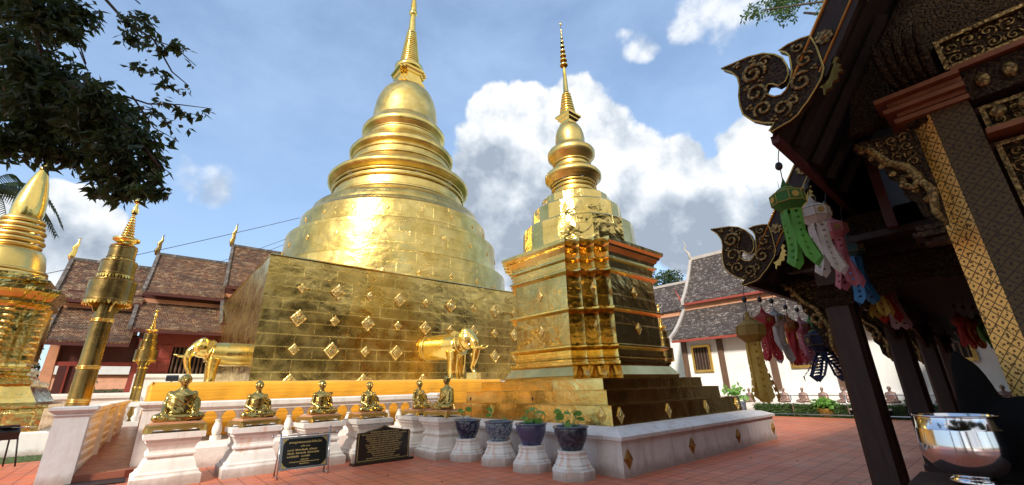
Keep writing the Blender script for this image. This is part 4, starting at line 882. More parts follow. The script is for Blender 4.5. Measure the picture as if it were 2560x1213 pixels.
# ------------------------------------------------------------------ left hall with stepped clay roofs
hall = thing('temple_hall', 'maroon wooden hall with stepped brown clay tile roofs behind the ramp', 'temple hall', (0, 29, 0))
MAT['ridge'] = plaster('ridge_plaster', (.42, .38, .35), .8, .1)
MAT['ridge_dark'] = plaster('mossy_ridge', (.10, .085, .075), .8, 0)
MAT['green_tile'] = plain('green_verge', (.05, .09, .07), .4)
def roofseg(root, a0s, a1s, zs, bs, mat, gab=True):
    """a0s: left a at (low eave, low top, up eave, ridge); zs the heights; bs the b of each"""
    def slope(i, j, nm, n=14, sag=.12):
        m = MB(); t = .09; rows = []
        for k in range(n+1):
            f = k/n; s_ = -sag*math.sin(PI*f)
            rows.append((a0s[i]+(a0s[j]-a0s[i])*f, a1s[i]+(a1s[j]-a1s[i])*f, bs[i]+(bs[j]-bs[i])*f, zs[i]+(zs[j]-zs[i])*f+s_))
        m.loft([[(x0, y, z), (x1, y, z), (x1, y+.05, z-t), (x0, y+.05, z-t)] for x0, x1, y, z in rows]); m.build(nm, mat, root)
        m = MB(); pth = [(x0-.02, y, z+.07) for x0, x1, y, z in rows]
        m.loft([[(x-.07, y-.02, z-.16), (x+.09, y-.02, z-.16), (x+.09, y-.02, z+.03), (x-.07, y-.02, z+.03)] for x, y, z in pth]); m.build('verge', MAT['ridge_dark'], root)
    slope(0, 1, 'roof'); slope(2, 3, 'roof')
    m = MB(); m.b2(a0s[1], a1s[1], bs[1]-.02, bs[1]+.25, zs[1]-.10, zs[1]+.2); m.build('fascia', MAT['salmon'], root)
    m = MB(); m.b2(a0s[1]+.1, a1s[1], bs[1]+.05, bs[1]+.3, zs[1]+.2, zs[2]+.5); m.build('clerestory', MAT['maroon_dark'], root)
    m = MB(); m.b2(a0s[2]+.02, a1s[2], bs[2]-.02, bs[2]+.05, zs[2]-.2, zs[2]-.05); m.build('eave_board', MAT['maroon_dark'], root)
    m = MB(); m.b2(a0s[0]+.02, a1s[0], bs[0]-.0, bs[0]+.06, zs[0]-.2, zs[0]-.06); m.build('eave_board', MAT['maroon_dark'], root)
    m = MB(); m.b2(a0s[3]-.1, a1s[3], bs[3]-.08, bs[3]+.12, zs[3]-.05, zs[3]+.12); m.build('ridge', MAT['ridge_dark'], root)
    # back slope and gable wall
    m = MB(); m.slab((a1s[3], bs[3], zs[3]), (a0s[3], bs[3], zs[3]), (a0s[3], bs[3]+5, zs[0]), (a1s[3], bs[3]+5, zs[0]), .1); m.build('roof', mat, root)
    if gab:
        m = MB(); x = a0s[2]+.25; m.loft([[(x, bs[2]+.3, zs[2]), (x, bs[3], zs[3]-.25), (x, bs[3]+3, zs[2])], [(x+.1, bs[2]+.3, zs[2]), (x+.1, bs[3], zs[3]-.25), (x+.1, bs[3]+3, zs[2])]]); m.build('gable_wall', MAT['maroon_dark'], root)
def chofa(root, p, h, mat, lean=.12):
    m = MB(); x, y, z = p
    m.tube([(x, y, z-.1), (x-.05, y, z+.15*h), (x+.02, y, z+.35*h), (x-lean*.2, y, z+.5*h), (x+lean*.7, y, z+.72*h), (x+lean*.4, y, z+.88*h), (x+lean, y, z+h)], [.11, .15, .10, .12, .06, .045, .01], 10, True, .5); m.build('roof_finial', mat, root)
roofseg(hall, (-3.62, -3.80, -4.07, -4.22), (-.75, -.75, -.75, -.75), (4.0, 5.9, 6.28, 8.85), (27, 30, 29.5, 32.5), MAT['roof_brown'])
roofseg(hall, (-.90, -.95, -.83, -.68), (2.95, 2.85, 2.8, 2.9), (4.7, 6.45, 6.95, 9.8), (26.9, 30, 29.4, 32.5), MAT['roof_brown'])
roofseg(hall, (2.62, 2.78, 2.72, 2.98), (9, 9, 9, 9), (5.25, 7.15, 7.75, 11.1), (26.8, 30, 29.4, 32.5), MAT['roof_brown'])
chofa(hall, (-4.25, 32.5, 8.9), 1.25, MAT['gold_bright']); chofa(hall, (-.75, 32.5, 9.85), 1.25, MAT['gold_pole']); chofa(hall, (2.92, 32.5, 11.15), 1.6, MAT['gilt_edge'])
m = MB(); m.b2(-4.6, -.1, 27.5, 27.8, 0, 1.78); m.b2(-4.6, -.1, 27.42, 27.5, 1.55, 1.70); m.b2(-4.6, -.1, 27.44, 27.5, .9, 1.0); m.b2(-.3, 9, 27.7, 28.3, 0, 2.62); m.b2(-.3, 9, 27.62, 27.7, 2.45, 2.56); m.build('base_wall', MAT['white_clean'], hall)
m = MB(); m.b2(-4.6, -.3, 27.81, 33, 1.6, 1.76); m.build('veranda_floor', MAT['salmon'], hall)
for x, mt_ in ((-3.25, 'salmon'), (-.30, 'maroon')):
    m = MB(); m.loft([[(x-h, 27.9, z), (x+h, 27.9, z), (x+h, 28.3, z), (x-h, 28.3, z)] for h, z in ((.24, 1.7), (.17, 2.9), (.15, 4.3))]); m.build('column', MAT[mt_], hall)
m = MB(); m.b2(-3.1, -.45, 27.95, 28.1, 2.98, 3.16); m.build('beam', MAT['maroon'], hall)
m = MB(); m.b2(-3.1, -.45, 28.12, 28.3, 3.16, 4.4); m.build('valance', MAT['maroon_dark'], hall)
m = MB(); m.b2(-3.2, -1.95, 30.4, 30.5, 1.7, 4.5); m.b2(-.55, -.3, 30.4, 30.5, 1.7, 4.5); m.b2(-1.95, -.55, 30.4, 30.5, 3.15, 4.5); m.b2(-1.95, -.55, 30.4, 30.5, 1.7, 1.85); m.build('back_wall', MAT['maroon_dark'], hall)
for x in (-2.85, -2.45): m = MB(); m.b2(x-.03, x+.03, 30.33, 30.4, 1.8, 4.3); m.build('batten', MAT['maroon'], hall)
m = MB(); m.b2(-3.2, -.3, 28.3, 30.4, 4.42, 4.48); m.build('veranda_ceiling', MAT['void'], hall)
m = MB(); m.b2(-.3, .95, 28.2, 28.35, 2.62, 4.7); m.b2(2.75, 9, 28.2, 28.35, 2.62, 5.2); m.b2(.95, 2.75, 28.2, 28.35, 3.98, 4.9); m.build('wall', MAT['maroon'], hall)
for x0, z0, z1 in ((-.1, 2.7, 3.25), (-.1, 3.35, 4.1), (.45, 2.7, 3.25), (.45, 3.35, 4.1), (2.85, 2.7, 3.3)):
    m = MB(); m.loft([[(x0, 28.2, z0), (x0+.45, 28.2, z0), (x0+.45, 28.2, z1), (x0, 28.2, z1)], [(x0+.04, 28.165, z0+.04), (x0+.41, 28.165, z0+.04), (x0+.41, 28.165, z1-.04), (x0+.04, 28.165, z1-.04)]]); m.build('door_panel', MAT['maroon'], hall)
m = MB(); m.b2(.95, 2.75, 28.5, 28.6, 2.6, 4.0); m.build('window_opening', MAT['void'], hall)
for k in range(10): m = MB(); m.lathe([[(.04, 2.64), (.055, 2.9), (.03, 3.1), (.05, 3.35), (.03, 3.6), (.045, 3.97)]], 10, (1.06+.18*k, 28.27, 0)); m.build('window_baluster', MAT['brownwood'], hall)
# what shows through the open veranda
bb = thing('white_building', 'far white building with reddish roof seen through the open veranda', 'building', (-2.5, 50, 0))
m = MB(); m.b2(-6, 1.5, 50, 56, 0, 2.2); m.b2(-6, 1.5, 50, 56, 3.4, 4.1); m.build('wall', MAT['white_clean'], bb)
m = MB(); m.slab((-6.2, 49.4, 2.2), (1.7, 49.4, 2.2), (1.7, 50.6, 3.5), (-6.2, 50.6, 3.5), .1); m.build('roof', MAT['salmon'], bb)

# ------------------------------------------------------------------ right hall, white walls
rh = thing('temple_hall', 'white walled hall with dark weathered tile roofs beyond the red pavement', 'temple hall', (28, 5, 0))
def slopeR(i0, i1, nm, b_end, n=18, sag=.25, t=.1):
    (a0_, z0_, bl0), (a1_, z1_, bl1) = i0, i1; m = MB(); rows = []
    for k in range(n+1):
        f = k/n; rows.append((a0_+(a1_-a0_)*f, z0_+(z1_-z0_)*f-sag*math.sin(PI*f)*(1-.3*f), bl0+(bl1-bl0)*(f**.8)))
    m.loft([[(x, bl, z), (x, b_end, z), (x+.06, b_end, z-t), (x+.06, bl, z-t)] for x, z, bl in rows]); m.build(nm, MAT['roof_grey'], rh)
    m = MB(); m.loft([[(x-.02, bl-.10, z-.15), (x-.02, bl-.10, z+.16), (x-.02, bl+.12, z+.16), (x-.02, bl+.12, z-.15)] for x, z, bl in rows]); m.build('verge', MAT['ridge'], rh)
slopeR((25.9, 4.28, 14.4), (29.0, 6.62, 14.65), 'roof', -12)
slopeR((28.5, 7.0, 14.5), (32.2, 11.0, 15.1), 'roof', -12, sag=.45)
m = MB(); m.b2(28.85, 29.2, -12, 14.6, 6.45, 6.85); m.build('fascia', MAT['salmon'], rh)
m = MB(); m.b2(29.0, 29.3, -12, 14.5, 6.85, 7.4); m.build('clerestory', MAT['maroon_dark'], rh)
m = MB(); m.b2(28.5, 28.57, -12, 14.4, 6.8, 6.95); m.b2(25.92, 25.98, -12, 14.35, 4.06, 4.2); m.build('eave_board', MAT['maroon'], rh)
m = MB(); m.b2(32.1, 32.4, -12, 15.1, 10.95, 11.2); m.build('ridge', MAT['ridge'], rh)
m = MB(); m.slab((32.2, -12, 11), (32.2, 15, 11), (37, 15, 5), (37, -12, 5), .1); m.build('roof', MAT['roof_grey'], rh)
m = MB(); m.tube([(32.2, 15.1, 11.0), (32.2, 15.2, 11.6), (32.2, 15.5, 12.0), (32.2, 15.35, 12.3), (32.2, 15.5, 12.8)], [.14, .10, .07, .04, .015], 8); m.build('roof_finial', MAT['ridge'], rh)
m = MB(); m.tube([(29.2, 14.75, 7.0), (29.2, 14.95, 7.3), (29.2, 15.2, 7.9), (29.2, 15.3, 8.3)], [.12, .10, .05, .01], 8); m.build('roof_finial', MAT['maroon'], rh)
m = MB(); m.b2(27, 27.3, -12, 14.1, 0, 4.75); m.b2(27.3, 34, 13.8, 14.1, 0, 4.75); m.build('wall', MAT['white_clean'], rh)
for k, b in enumerate((14.1, 11.76, 8.96, 6.0, 3.2, .3, -2.6)):
    m = MB(); m.b2(26.86, 27.02, b-.16, b+.16, 1.1, 4.5); m.b2(26.3, 26.86, b-.08, b+.08, 4.1, 4.3); m.build('pilaster', MAT['brownwood'], rh)
for b in (13.0, 7.5, 1.7):
    m = MB()
    for (y0, y1, z0, z1) in ((b-.62, b+.62, 3.72, 3.86), (b-.62, b+.62, 2.20, 2.34), (b-.62, b-.48, 2.34, 3.72), (b+.48, b+.62, 2.34, 3.72)): m.b2(26.88, 27.01, y0, y1, z0, z1)
    f = m.build('window_frame', MAT['stand'], rh)
    m = MB(); m.b2(26.985, 26.995, b-.48, b+.48, 2.34, 3.72); m.build('window_opening', MAT['void'], f)
    for k in range(5): m = MB(); m.b2(26.92, 26.97, b-.38+.19*k-.03, b-.38+.19*k+.03, 2.34, 3.72); m.build('bar', MAT['brownwood'], f)
m = MB(); m.b2(26.6, 27, -12, 14, 0, .9); m.build('base_wall', MAT['white_clean'], rh)
# lower annex roof further left
an = thing('annex_hall', 'lower tiled hall roof between the small stupa and the white hall', 'temple hall', (31, 17.5, 0))
m = MB(); m.slab((30.5, 15.3, 6.9), (30.5, 20.5, 6.9), (33, 20.5, 9.5), (33, 15.3, 9.5), -.1); m.build('roof', MAT['roof_grey'], an)
m = MB(); m.slab((28.3, 14.9, 5.2), (28.3, 20.5, 5.2), (30.9, 20.5, 6.6), (30.9, 14.9, 6.6), -.1); m.build('roof', MAT['roof_grey'], an)
m = MB(); m.b2(32.9, 33.1, 15.3, 20.5, 9.45, 9.65); m.build('ridge', MAT['ridge'], an)
m = MB(); m.b2(30.7, 31, 14.9, 20.5, 6.5, 6.95); m.build('fascia', MAT['salmon'], an)
m = MB(); m.b2(29.3, 29.5, 14.9, 20.5, 0, 5.6); m.build('wall', MAT['white_clean'], an)

# ------------------------------------------------------------------ hedge, small monk figures and rail before the right hall
rh_ = random.Random(21)
def hedge(name, label, x0, x1, y0, y1, z1, n, mat, cat='hedge'):
    pts = []
    for _ in range(n):
        f = rh_.random(); p = [rh_.uniform(x0, x1), rh_.uniform(y0, y1), rh_.uniform(.05, z1)]
        k = rh_.choice((0, 0, 2, 2))
        if k == 0: p[0] = x0+rh_.random()*.1
        else: p[2] = z1-rh_.random()*.08
        pts.append(p)
    o = leaves(pts, .11, rh_, .1).build(name, mat, None, None, False); return tag(o, label, cat)
o = hedge('hedge', 'low clipped green hedge along the far edge of the red pavement', 23.9, 24.3, 3.5, 9.3, .5, 4500, MAT['leaf_mid'])
cor = MB().b2(23.96, 24.28, 3.5, 9.3, 0, .44); cor.build('hedge_core', MAT['leaf_dark'], None); bpy.data.objects['hedge_core'].parent = o
o = hedge('hedge', 'low clipped green hedge seen between the porch posts', 23.9, 24.3, -3, 2.9, .5, 3500, MAT['leaf_mid'])
lw = MB().b2(24.5, 24.9, -5, 10.5, 0, .58); tag(lw.build('low_wall', MAT['white_old']), 'long low wall carrying the row of small monk figures', 'wall')
small = remesh(monk_mesh('lap', hi=False), 'figure', MAT['plaque_old'], None, .02, 1); sm_me = small.data; bpy.data.objects.remove(small)
MAT['pinkbronze'] = plain('pinkish_bronze', (.34, .21, .17), .45, .3, .3, 8); sm_me.materials[0] = MAT['pinkbronze']
for k in range(16):
    b = 9.7-.82*k
    o = bpy.data.objects.new('monk_figurine', sm_me); C.objects.link(o); o.location = (24.7, b, .58); o.rotation_euler.z = -PI/2; o.scale = (.78,)*3
    tag(o, 'small pinkish bronze monk figurine in the row on the low wall beyond the pavement', 'figurine', 'small monk figurines on the far low wall')
rl = thing('barrier_rail', 'thin metal rail standing along the far edge of the pavement', 'railing', (23.5, 6, 0))
m = MB(); m.tube([(23.45, -4, .92), (23.45, 9.6, .92)], .02, 6); m.tube([(23.45, -4, .1), (23.45, 9.6, .1)], .03, 6); m.build('rail', MAT['steel'], rl)
for k in range(7): m = MB(); m.tube([(23.45, 9.5-2.1*k, 0), (23.45, 9.5-2.1*k, .95)], .025, 6); m.build('post', MAT['steel'], rl)
def pottedplant(x, y, r, h, label, leafmat_='leaf_bright', potm='pot2', n=60):
    t = thing('potted_plant', label, 'potted plant', (x, y, 0))
    m = MB(); m.lathe([[(r*.62, 0), (r*.9, h*.45), (r, h*.9)], [(r, h*.9), (r*1.06, h*.93), (r*1.04, h), (r*.9, h), (r*.86, h*.85), (.01, h*.85)]], 24, (x, y, 0)); m.build('jar', MAT[potm], t)
    pts = blobpts([((x, y, h*1.6), (r*1.2, r*1.2, h*.6))], n, rh_, .2); m = leaves(pts, r*.7, rh_, .1, .7); m.build('foliage', MAT[leafmat_], t, None, False)
    return t
pottedplant(22.8, 9.65, .42, .66, 'large grey jar of broad green leaves beyond the stupa plinth', n=90)
pottedplant(24.1, 6.3, .36, .34, 'yellow green shrub in a clay pot in front of the hedge', 'leaf_bright', 'plaque_old', 200)
pottedplant(24.1, 3.1, .34, .4, 'bushy plant in a clay pot between hedge sections', 'leaf_mid', 'plaque_old', 160)
bn = thing('stone_bench', 'pale stone bench in front of the far hedge', 'bench', (23.75, 4.6, 0))
m = MB(); m.b2(23.6, 23.9, 3.9, 5.3, .32, .38); m.build('seat', MAT['ridge'], bn)
for y in (4.1, 5.1): m = MB(); m.b2(23.66, 23.84, y-.08, y+.08, 0, .32); m.build('leg', MAT['ridge'], bn)

# ------------------------------------------------------------------ porch of the hall on the right
po = thing('temple_porch', 'dark carved wooden porch with gilded naga eave ends at the right', 'temple porch', (5.2, 0, 0))
NG=[(1.25, 4.81), (1.12, 4.79), (0.98, 4.77), (0.85, 4.72), (0.76, 4.64), (0.71, 4.56), (0.69, 4.45), (0.7, 4.36), (0.74, 4.3), (0.8, 4.29), (0.84, 4.34), (0.88, 4.36), (0.91, 4.32), (0.91, 4.26), (0.86, 4.2), (0.8, 4.18), (0.75, 4.21), (0.7, 4.28), (0.67, 4.36), (0.66, 4.44), (0.65, 4.54), (0.67, 4.6), (0.72, 4.66), (0.64, 4.67), (0.53, 4.66), (0.46, 4.64), (0.44, 4.5), (0.44, 4.36), (0.44, 4.25), (0.48, 4.16), (0.53, 4.1), (0.61, 4.01), (0.67, 3.96), (0.72, 3.91), (0.79, 3.88), (0.86, 3.87), (0.95, 3.85), (0.97, 3.87), (0.91, 3.93), (1.0, 3.98), (1.09, 4.06), (1.15, 4.16), (1.16, 4.27), (1.15, 4.39), (1.12, 4.5), (1.12, 4.6), (1.16, 4.7)]
FR=[(0.35, 4.32), (0.32, 4.29), (0.35, 4.25), (0.32, 4.21), (0.35, 4.19), (0.32, 4.15), (0.36, 4.15), (0.37, 4.09), (0.41, 4.09), (0.43, 4.04), (0.47, 4.04), (0.49, 3.99), (0.5, 4.01), (0.49, 4.06), (0.51, 4.09), (0.47, 4.1), (0.43, 4.13), (0.4, 4.19), (0.37, 4.24), (0.38, 4.29)]
def spiral(cx, cy, r0, r1, a0, turns, n=16): return [(cx+(r0+(r1-r0)*k/n)*math.cos(a0+turns*2*PI*k/n), cy+(r0+(r1-r0)*k/n)*math.sin(a0+turns*2*PI*k/n)) for k in range(n+1)]
def naga(a, ob, oz):
    """eave-end ornament in the plane x=a, shifted by ob, oz"""
    P = lambda u, v, q=0: (a+q, u+ob, v+oz)
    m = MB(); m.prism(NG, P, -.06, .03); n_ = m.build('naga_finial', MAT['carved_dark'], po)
    m = MB(); pts = [P(u, v, -.06) for u, v in NG]; m.tube(pts+[pts[0]], .009, 6); m.build('gilt_edge', MAT['gilt_edge'], n_)
    m = MB()
    for sp, r in (((.98, 4.55, .02, .12, 0, 1.6), .022), ((.86, 4.62, .01, .06, 2, 1.2), .012), ((1.0, 4.32, .02, .11, 2.6, 1.3), .016), ((.97, 4.12, .02, .09, 1, -1.3), .015), ((.82, 4.04, .02, .09, 3, 1.3), .014), ((.62, 4.22, .02, .10, .5, 1.3), .016), ((.55, 4.42, .015, .08, 1.5, 1.2), .014), ((.57, 4.58, .01, .055, 0, 1.2), .012), ((.72, 4.06, .01, .06, 0, -1.2), .012)):
        pp = spiral(*sp); m.tube([P(u, v, -.066) for u, v in pp], [r*.6]+[r]*(len(pp)-2)+[r*.5], 6)
    for cx, cy, L_ in ((1.1, 4.74, .06), (.95, 4.7, .05), (1.06, 4.42, .05), (.92, 4.44, .04), (1.08, 4.2, .05), (.9, 3.97, .045), (.78, 3.95, .04), (.7, 4.12, .04), (.5, 4.3, .04)):
        for q in range(3): an_ = q*2.1; m.ell(P(cx+.02*math.cos(an_), cy+.02*math.sin(an_), -.064), (.012, L_*.42, L_*.3), 8, 6)
    m.build('scroll_relief', MAT['carved'], n_)
def barge(a, b0, z0, b1, sl, w, flames, extra):
    z1 = z0+(b0-b1)*sl
    m = MB(); m.prism([(b0, z0), (b0-.24, z0-.12), (b1-.02, z1-w), (b1, z1)], lambda u, v, q: (a+q, u, v), -.05, .03); bo = m.build('bargeboard', MAT['soffit'], po)
    m = MB(); m.tube([(a-.05, b0, z0), (a-.05, b1, z1)], .018, 6); m.tube([(a-.05, b0-.2, z0-.06), (a-.05, b1, z1-w)], .014, 6); m.build('gilt_edge', MAT['gilt_edge'], bo)
    for k in range(flames):
        ob, oz = extra[0]-.47*k, extra[1]+.47*sl*k
        m = MB(); m.prism([(u+ob, v+oz) for u, v in FR], lambda u, v, q: (a+q, u, v), -.05, .0); m.build('flame_fringe', MAT['gilt_edge'], bo)
        m = MB(); cb, cz = .34+ob+.03, 4.55+oz; m.prism([(cb+(.06+.015*(j % 2))*math.cos(j*PI/8), cz+(.06+.015*(j % 2))*math.sin(j*PI/8)) for j in range(16)], lambda u, v, q: (a+q, u, v), -.075, -.045); m.ell((a-.075, cb, cz), (.02, .03, .03), 8, 6); m.build('rosette', MAT['carved'], bo)
def scrollwork(P, u0, u1, v0, v1, seed, cell=.14, r=.009, own=None, mat='carved'):
    rg_ = random.Random(seed); m = MB(); nu = max(1, round(abs(u1-u0)/cell)); nv = max(1, round((v1-v0)/cell)); cu, cv = (u1-u0)/nu, (v1-v0)/nv; c_ = min(abs(cu), cv)
    for i in range(nu):
        for j in range(nv):
            u, v = u0+(i+.5)*cu, v0+(j+.5)*cv; sg = 1 if (i+j) % 2 else -1; a = rg_.uniform(0, 6.3)
            pp = spiral(u+rg_.uniform(-.1, .1)*c_, v+rg_.uniform(-.1, .1)*c_, c_*.06, c_*.5, a, sg*1.25, 11); m.tube([P(x, y) for x, y in pp], [r*.5]+[r]*(len(pp)-2)+[r*.4], 5)
            m.ell(P(u, v), (r*1.6,)*3, 6, 5)
            for q in range(3):
                b = a+q*2.1; m.ell(P(u+c_*.52*math.cos(b), v+c_*.52*math.sin(b)), (r*1.1, c_*.09, c_*.14), 6, 5, Matrix.Rotation(b, 3, 'X'))
    m.build('scroll_relief', MAT[mat], own)
naga(4.2, 0, 0); naga(6.4, 1.33, -.95)
barge(4.2, .68, 4.29, -4.3, 1.52, .42, 6, (0, 0))
barge(6.4, 2.01, 3.34, .55, 1.52, .40, 2, (1.33, -.95))
# roof planes
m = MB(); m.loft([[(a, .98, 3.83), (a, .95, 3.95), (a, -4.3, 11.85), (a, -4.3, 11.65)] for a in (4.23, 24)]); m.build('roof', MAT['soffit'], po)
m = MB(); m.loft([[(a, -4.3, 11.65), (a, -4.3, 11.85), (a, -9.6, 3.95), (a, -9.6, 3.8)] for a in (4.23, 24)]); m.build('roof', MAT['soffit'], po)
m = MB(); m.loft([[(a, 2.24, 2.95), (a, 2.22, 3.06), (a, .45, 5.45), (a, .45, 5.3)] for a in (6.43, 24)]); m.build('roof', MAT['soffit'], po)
m = MB(); m.b2(4.25, 24, .93, 1.0, 3.78, 3.86); m.b2(6.45, 24, 2.2, 2.27, 2.89, 2.98); m.build('eave_board', MAT['maroon_dark'], po)
for k in range(16):
    a = 4.6+.55*k
    if a < 6.3: m = MB(); m.slab((a, .9, 3.86), (a+.07, .9, 3.86), (a+.07, .0, 5.2), (a, .0, 5.2), -.08); m.build('rafter', MAT['soffit'], po)
for k in range(8): a = 6.8+.8*k; m = MB(); m.slab((a, 2.1, 3.02), (a+.07, 2.1, 3.02), (a+.07, 1.3, 4.1), (a, 1.3, 4.1), -.08); m.build('rafter', MAT['soffit'], po)
m = MB(); m.b2(6.45, 24, .5, .6, 3.3, 5.3); m.build('upper_wall', MAT['maroon_dark'], po)
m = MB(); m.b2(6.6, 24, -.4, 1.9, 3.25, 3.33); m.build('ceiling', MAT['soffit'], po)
m = MB(); m.b2(5.75, 24, -.55, -.40, 0, 4.2); m.build('side_wall', MAT['maroon_dark'], po)
m = MB(); m.b2(5.5, 24, -8.5, -8.3, 0, 4.2); m.build('side_wall', MAT['maroon_dark'], po)
# posts
for a in (7.3, 11.2, 15.2, 19.2):
    w = .17
    m = MB(); ch = .05
    o8 = [(-w+ch, -w), (w-ch, -w), (w, -w+ch), (w, w-ch), (w-ch, w), (-w+ch, w), (-w, w-ch), (-w, -w+ch)]
    m.loft([[(a+x*s_, 1.42+y*s_, z) for x, y in o8] for s_, z in ((1.15, 0), (1.15, .1), (1.0, .12), (.95, 3.0))]); m.build('post', MAT['darkwood'], po)
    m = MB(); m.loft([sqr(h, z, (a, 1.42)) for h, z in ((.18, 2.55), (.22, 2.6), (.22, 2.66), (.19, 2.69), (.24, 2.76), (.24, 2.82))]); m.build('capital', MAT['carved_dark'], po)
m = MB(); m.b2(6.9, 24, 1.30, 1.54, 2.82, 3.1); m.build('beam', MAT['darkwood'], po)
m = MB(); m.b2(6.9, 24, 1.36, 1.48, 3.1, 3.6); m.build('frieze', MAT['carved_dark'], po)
m = MB(); m.b2(7.18, 7.42, -.4, 1.3, 2.86, 3.1); m.build('beam', MAT['carved_dark'], po)
m = MB(); m.b2(6.98, 7.18, -.4, 1.9, 3.1, 3.2); m.b2(7.0, 7.1, -.4, 1.9, 3.2, 3.7); m.build('frieze', MAT['carved_dark'], po)
# hanging valances with cusped arches between the posts
def valance(P, L, z1, depth, n=3):
    pts = [(0, z1)]; 
    k = 24
    for j in range(k+1): f = j/k; pts.append((f*L, z1-depth*(.25+.75*abs(2*f-1)**2.2)-.03*abs(math.sin(f*PI*6))))
    pts.append((L, z1)); m = MB(); m.prism(pts, P, -.03, .03); return m
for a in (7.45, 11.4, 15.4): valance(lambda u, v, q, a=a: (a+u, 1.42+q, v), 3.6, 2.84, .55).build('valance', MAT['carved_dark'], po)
valance(lambda u, v, q: (7.28+q, -.38+u, v), 1.65, 2.88, .45).build('valance', MAT['carved_dark'], po)
# serpent brackets
BR = [(0, 0), (-.02, .3), (-.02, .98), (.44, 1.04), (.46, .96), (.40, .90), (.36, .78), (.28, .70), (.27, .58), (.20, .50), (.21, .36), (.15, .28), (.14, .14), (.08, .06)]
def bracket(a, b, z, s=1.0):
    P = lambda u, v, q=0: (a+q, b+u*s, z+v*s)
    m = MB(); m.prism(BR, P, -.04, .04); br = m.build('serpent_bracket', MAT['carved_dark'], po)
    m = MB(); pth = [(.44, 1.0), (.34, .92), (.24, .72), (.12, .62), (.07, .48), (.13, .40), (.19, .46), (.17, .54), (.10, .52), (.02, .34), (.05, .14), (.02, .0)]
    m.tube([P(u, v, -.05) for u, v in pth], [.025*s, .035*s, .038*s, .04*s, .042*s, .042*s, .035*s, .025*s, .03*s, .04*s, .03*s, .02*s], 8)
    for j in range(7): u = .40-.055*j; v = .93-.11*j; m.ell(P(u, v, -.045), (.015, .03*s, .03*s), 8, 6)
    m.build('serpent_relief', MAT['carved'], br)
    scrollwork(lambda u, v: P(u, v, -.045), .02, .2, .62, .98, 3, .09, .007, br)
    scrollwork(lambda u, v: P(u, v, -.045), .22, .36, .8, .98, 4, .08, .006, br)
bracket(5.25, .08, 2.88, 1.0); bracket(7.3, 1.57, 1.9, 1.1); bracket(11.2, 1.57, 1.9, 1.1); bracket(15.2, 1.57, 1.9, 1.1)
m = MB()
for k, (z, o_) in enumerate(((2.84, .05), (2.78, .08), (2.72, .03))): m.b2(5.14-o_, 5.3, .112, .24+o_, z, z+.045)
m.build('bracket_shelf', MAT['carved_dark'], po)
# corner column: chamfered, gold stencilled; sunlit strip and shaded faces are painted on
def colm(a0, b0, w, cth, z0, z1, mat_face, mat_ch, nm='column'):
    m = MB(); pl = [(a0, b0-w), (a0, b0-cth), (a0+cth, b0), (a0+w, b0), (a0+w, b0-w)]
    m.loft([[(x, y, z) for x, y in pl] for z in (z0, z1)]); o = m.build(nm, mat_face, po); o.data.materials.append(mat_ch)
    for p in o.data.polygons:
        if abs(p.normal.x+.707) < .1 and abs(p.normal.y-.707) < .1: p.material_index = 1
    return o
colm(5.2, .11, .44, .18, 0, 3.95, MAT['stencil_shaded'], MAT['stencil'])
m = MB()
for z, o_ in ((3.95, .05), (4.02, .02), (4.06, .10), (4.13, .06), (4.18, .14)): m.b2(5.2-o_, 5.65, -.34, .12+o_, z, z+.045)
m.build('capital', MAT['trim_red'], po)
m = MB(); m.b2(5.22, 5.6, -.30, .1, 3.9, 4.3); m.build('capital_core', MAT['carved_dark'], po)
# carved facade to the right of the column
def panel(b0, b1, z0, z1, a=5.30, mat='carved_dark', fr='carved', nm='carved_panel'):
    m = MB(); m.b2(a-.02, a+.05, b0, b1, z0, z1); o = m.build(nm, MAT[mat], po)
    m = MB(); t = .035
    for x0, x1, y0, y1 in ((b0, b1, z0, z0+t), (b0, b1, z1-t, z1), (b0, b0+t, z0+t, z1-t), (b1-t, b1, z0+t, z1-t)): m.b2(a-.06, a-.02, x0, x1, y0, y1)
    m.build('panel_frame', MAT[fr], o)
    scrollwork(lambda u, v: (a-.025, u, v), b0+.04, b1-.04, z0+.04, z1-.04, int(z0*100+b0*7), .13 if z1-z0 > .3 else .1, .009, o)
m = MB(); m.b2(5.36, 5.5, -8.5, -.30, 0, 4.1); m.build('front_wall', MAT['maroon_dark'], po)
m = MB(); m.prism([(-.0, 4.1), (.55, 4.1), (.45, 4.5), (-4.3, 11.3), (-9, 4.1)], lambda u, v, q: (5.4+q, u, v), 0, .12); m.build('gable_wall', MAT['carved_dark'], po)
gw = bpy.data.objects['gable_wall.001'] if 'gable_wall.001' in bpy.data.objects else None
for k in range(3): b1 = -.36-1.0*k; panel(b1-.92, b1, 1.2, 3.5); panel(b1-.92, b1, 3.62, 3.86, 5.28); 
for k in range(3): b1 = -.28-1.0*k; panel(b1-.94, b1, 4.38, 4.72, 5.38)
for k in range(3): b1 = -.9-1.0*k; panel(b1-.94, b1, 4.95, 5.6, 5.38)
m = MB(); m.b2(5.16, 5.4, -8, -.34, 3.92, 4.22); m.build('front_beam', MAT['carved_dark'], po)
m = MB(); m.b2(5.10, 5.36, -8, -.34, 3.55, 3.60); m.b2(5.12, 5.4, -8, -.30, 4.24, 4.29); m.build('beam_trim', MAT['trim_red'], po)
for k in range(14):
    m = MB(); m.ell((5.155, -.45-.16*k, 3.74), (.03, .055, .055), 10, 6); m.build('roundel', MAT['carved'], po)
    m = MB(); m.ell((5.15, -.45-.16*k, 4.07), (.03, .05, .07), 8, 6); m.build('roundel', MAT['carved'], po)
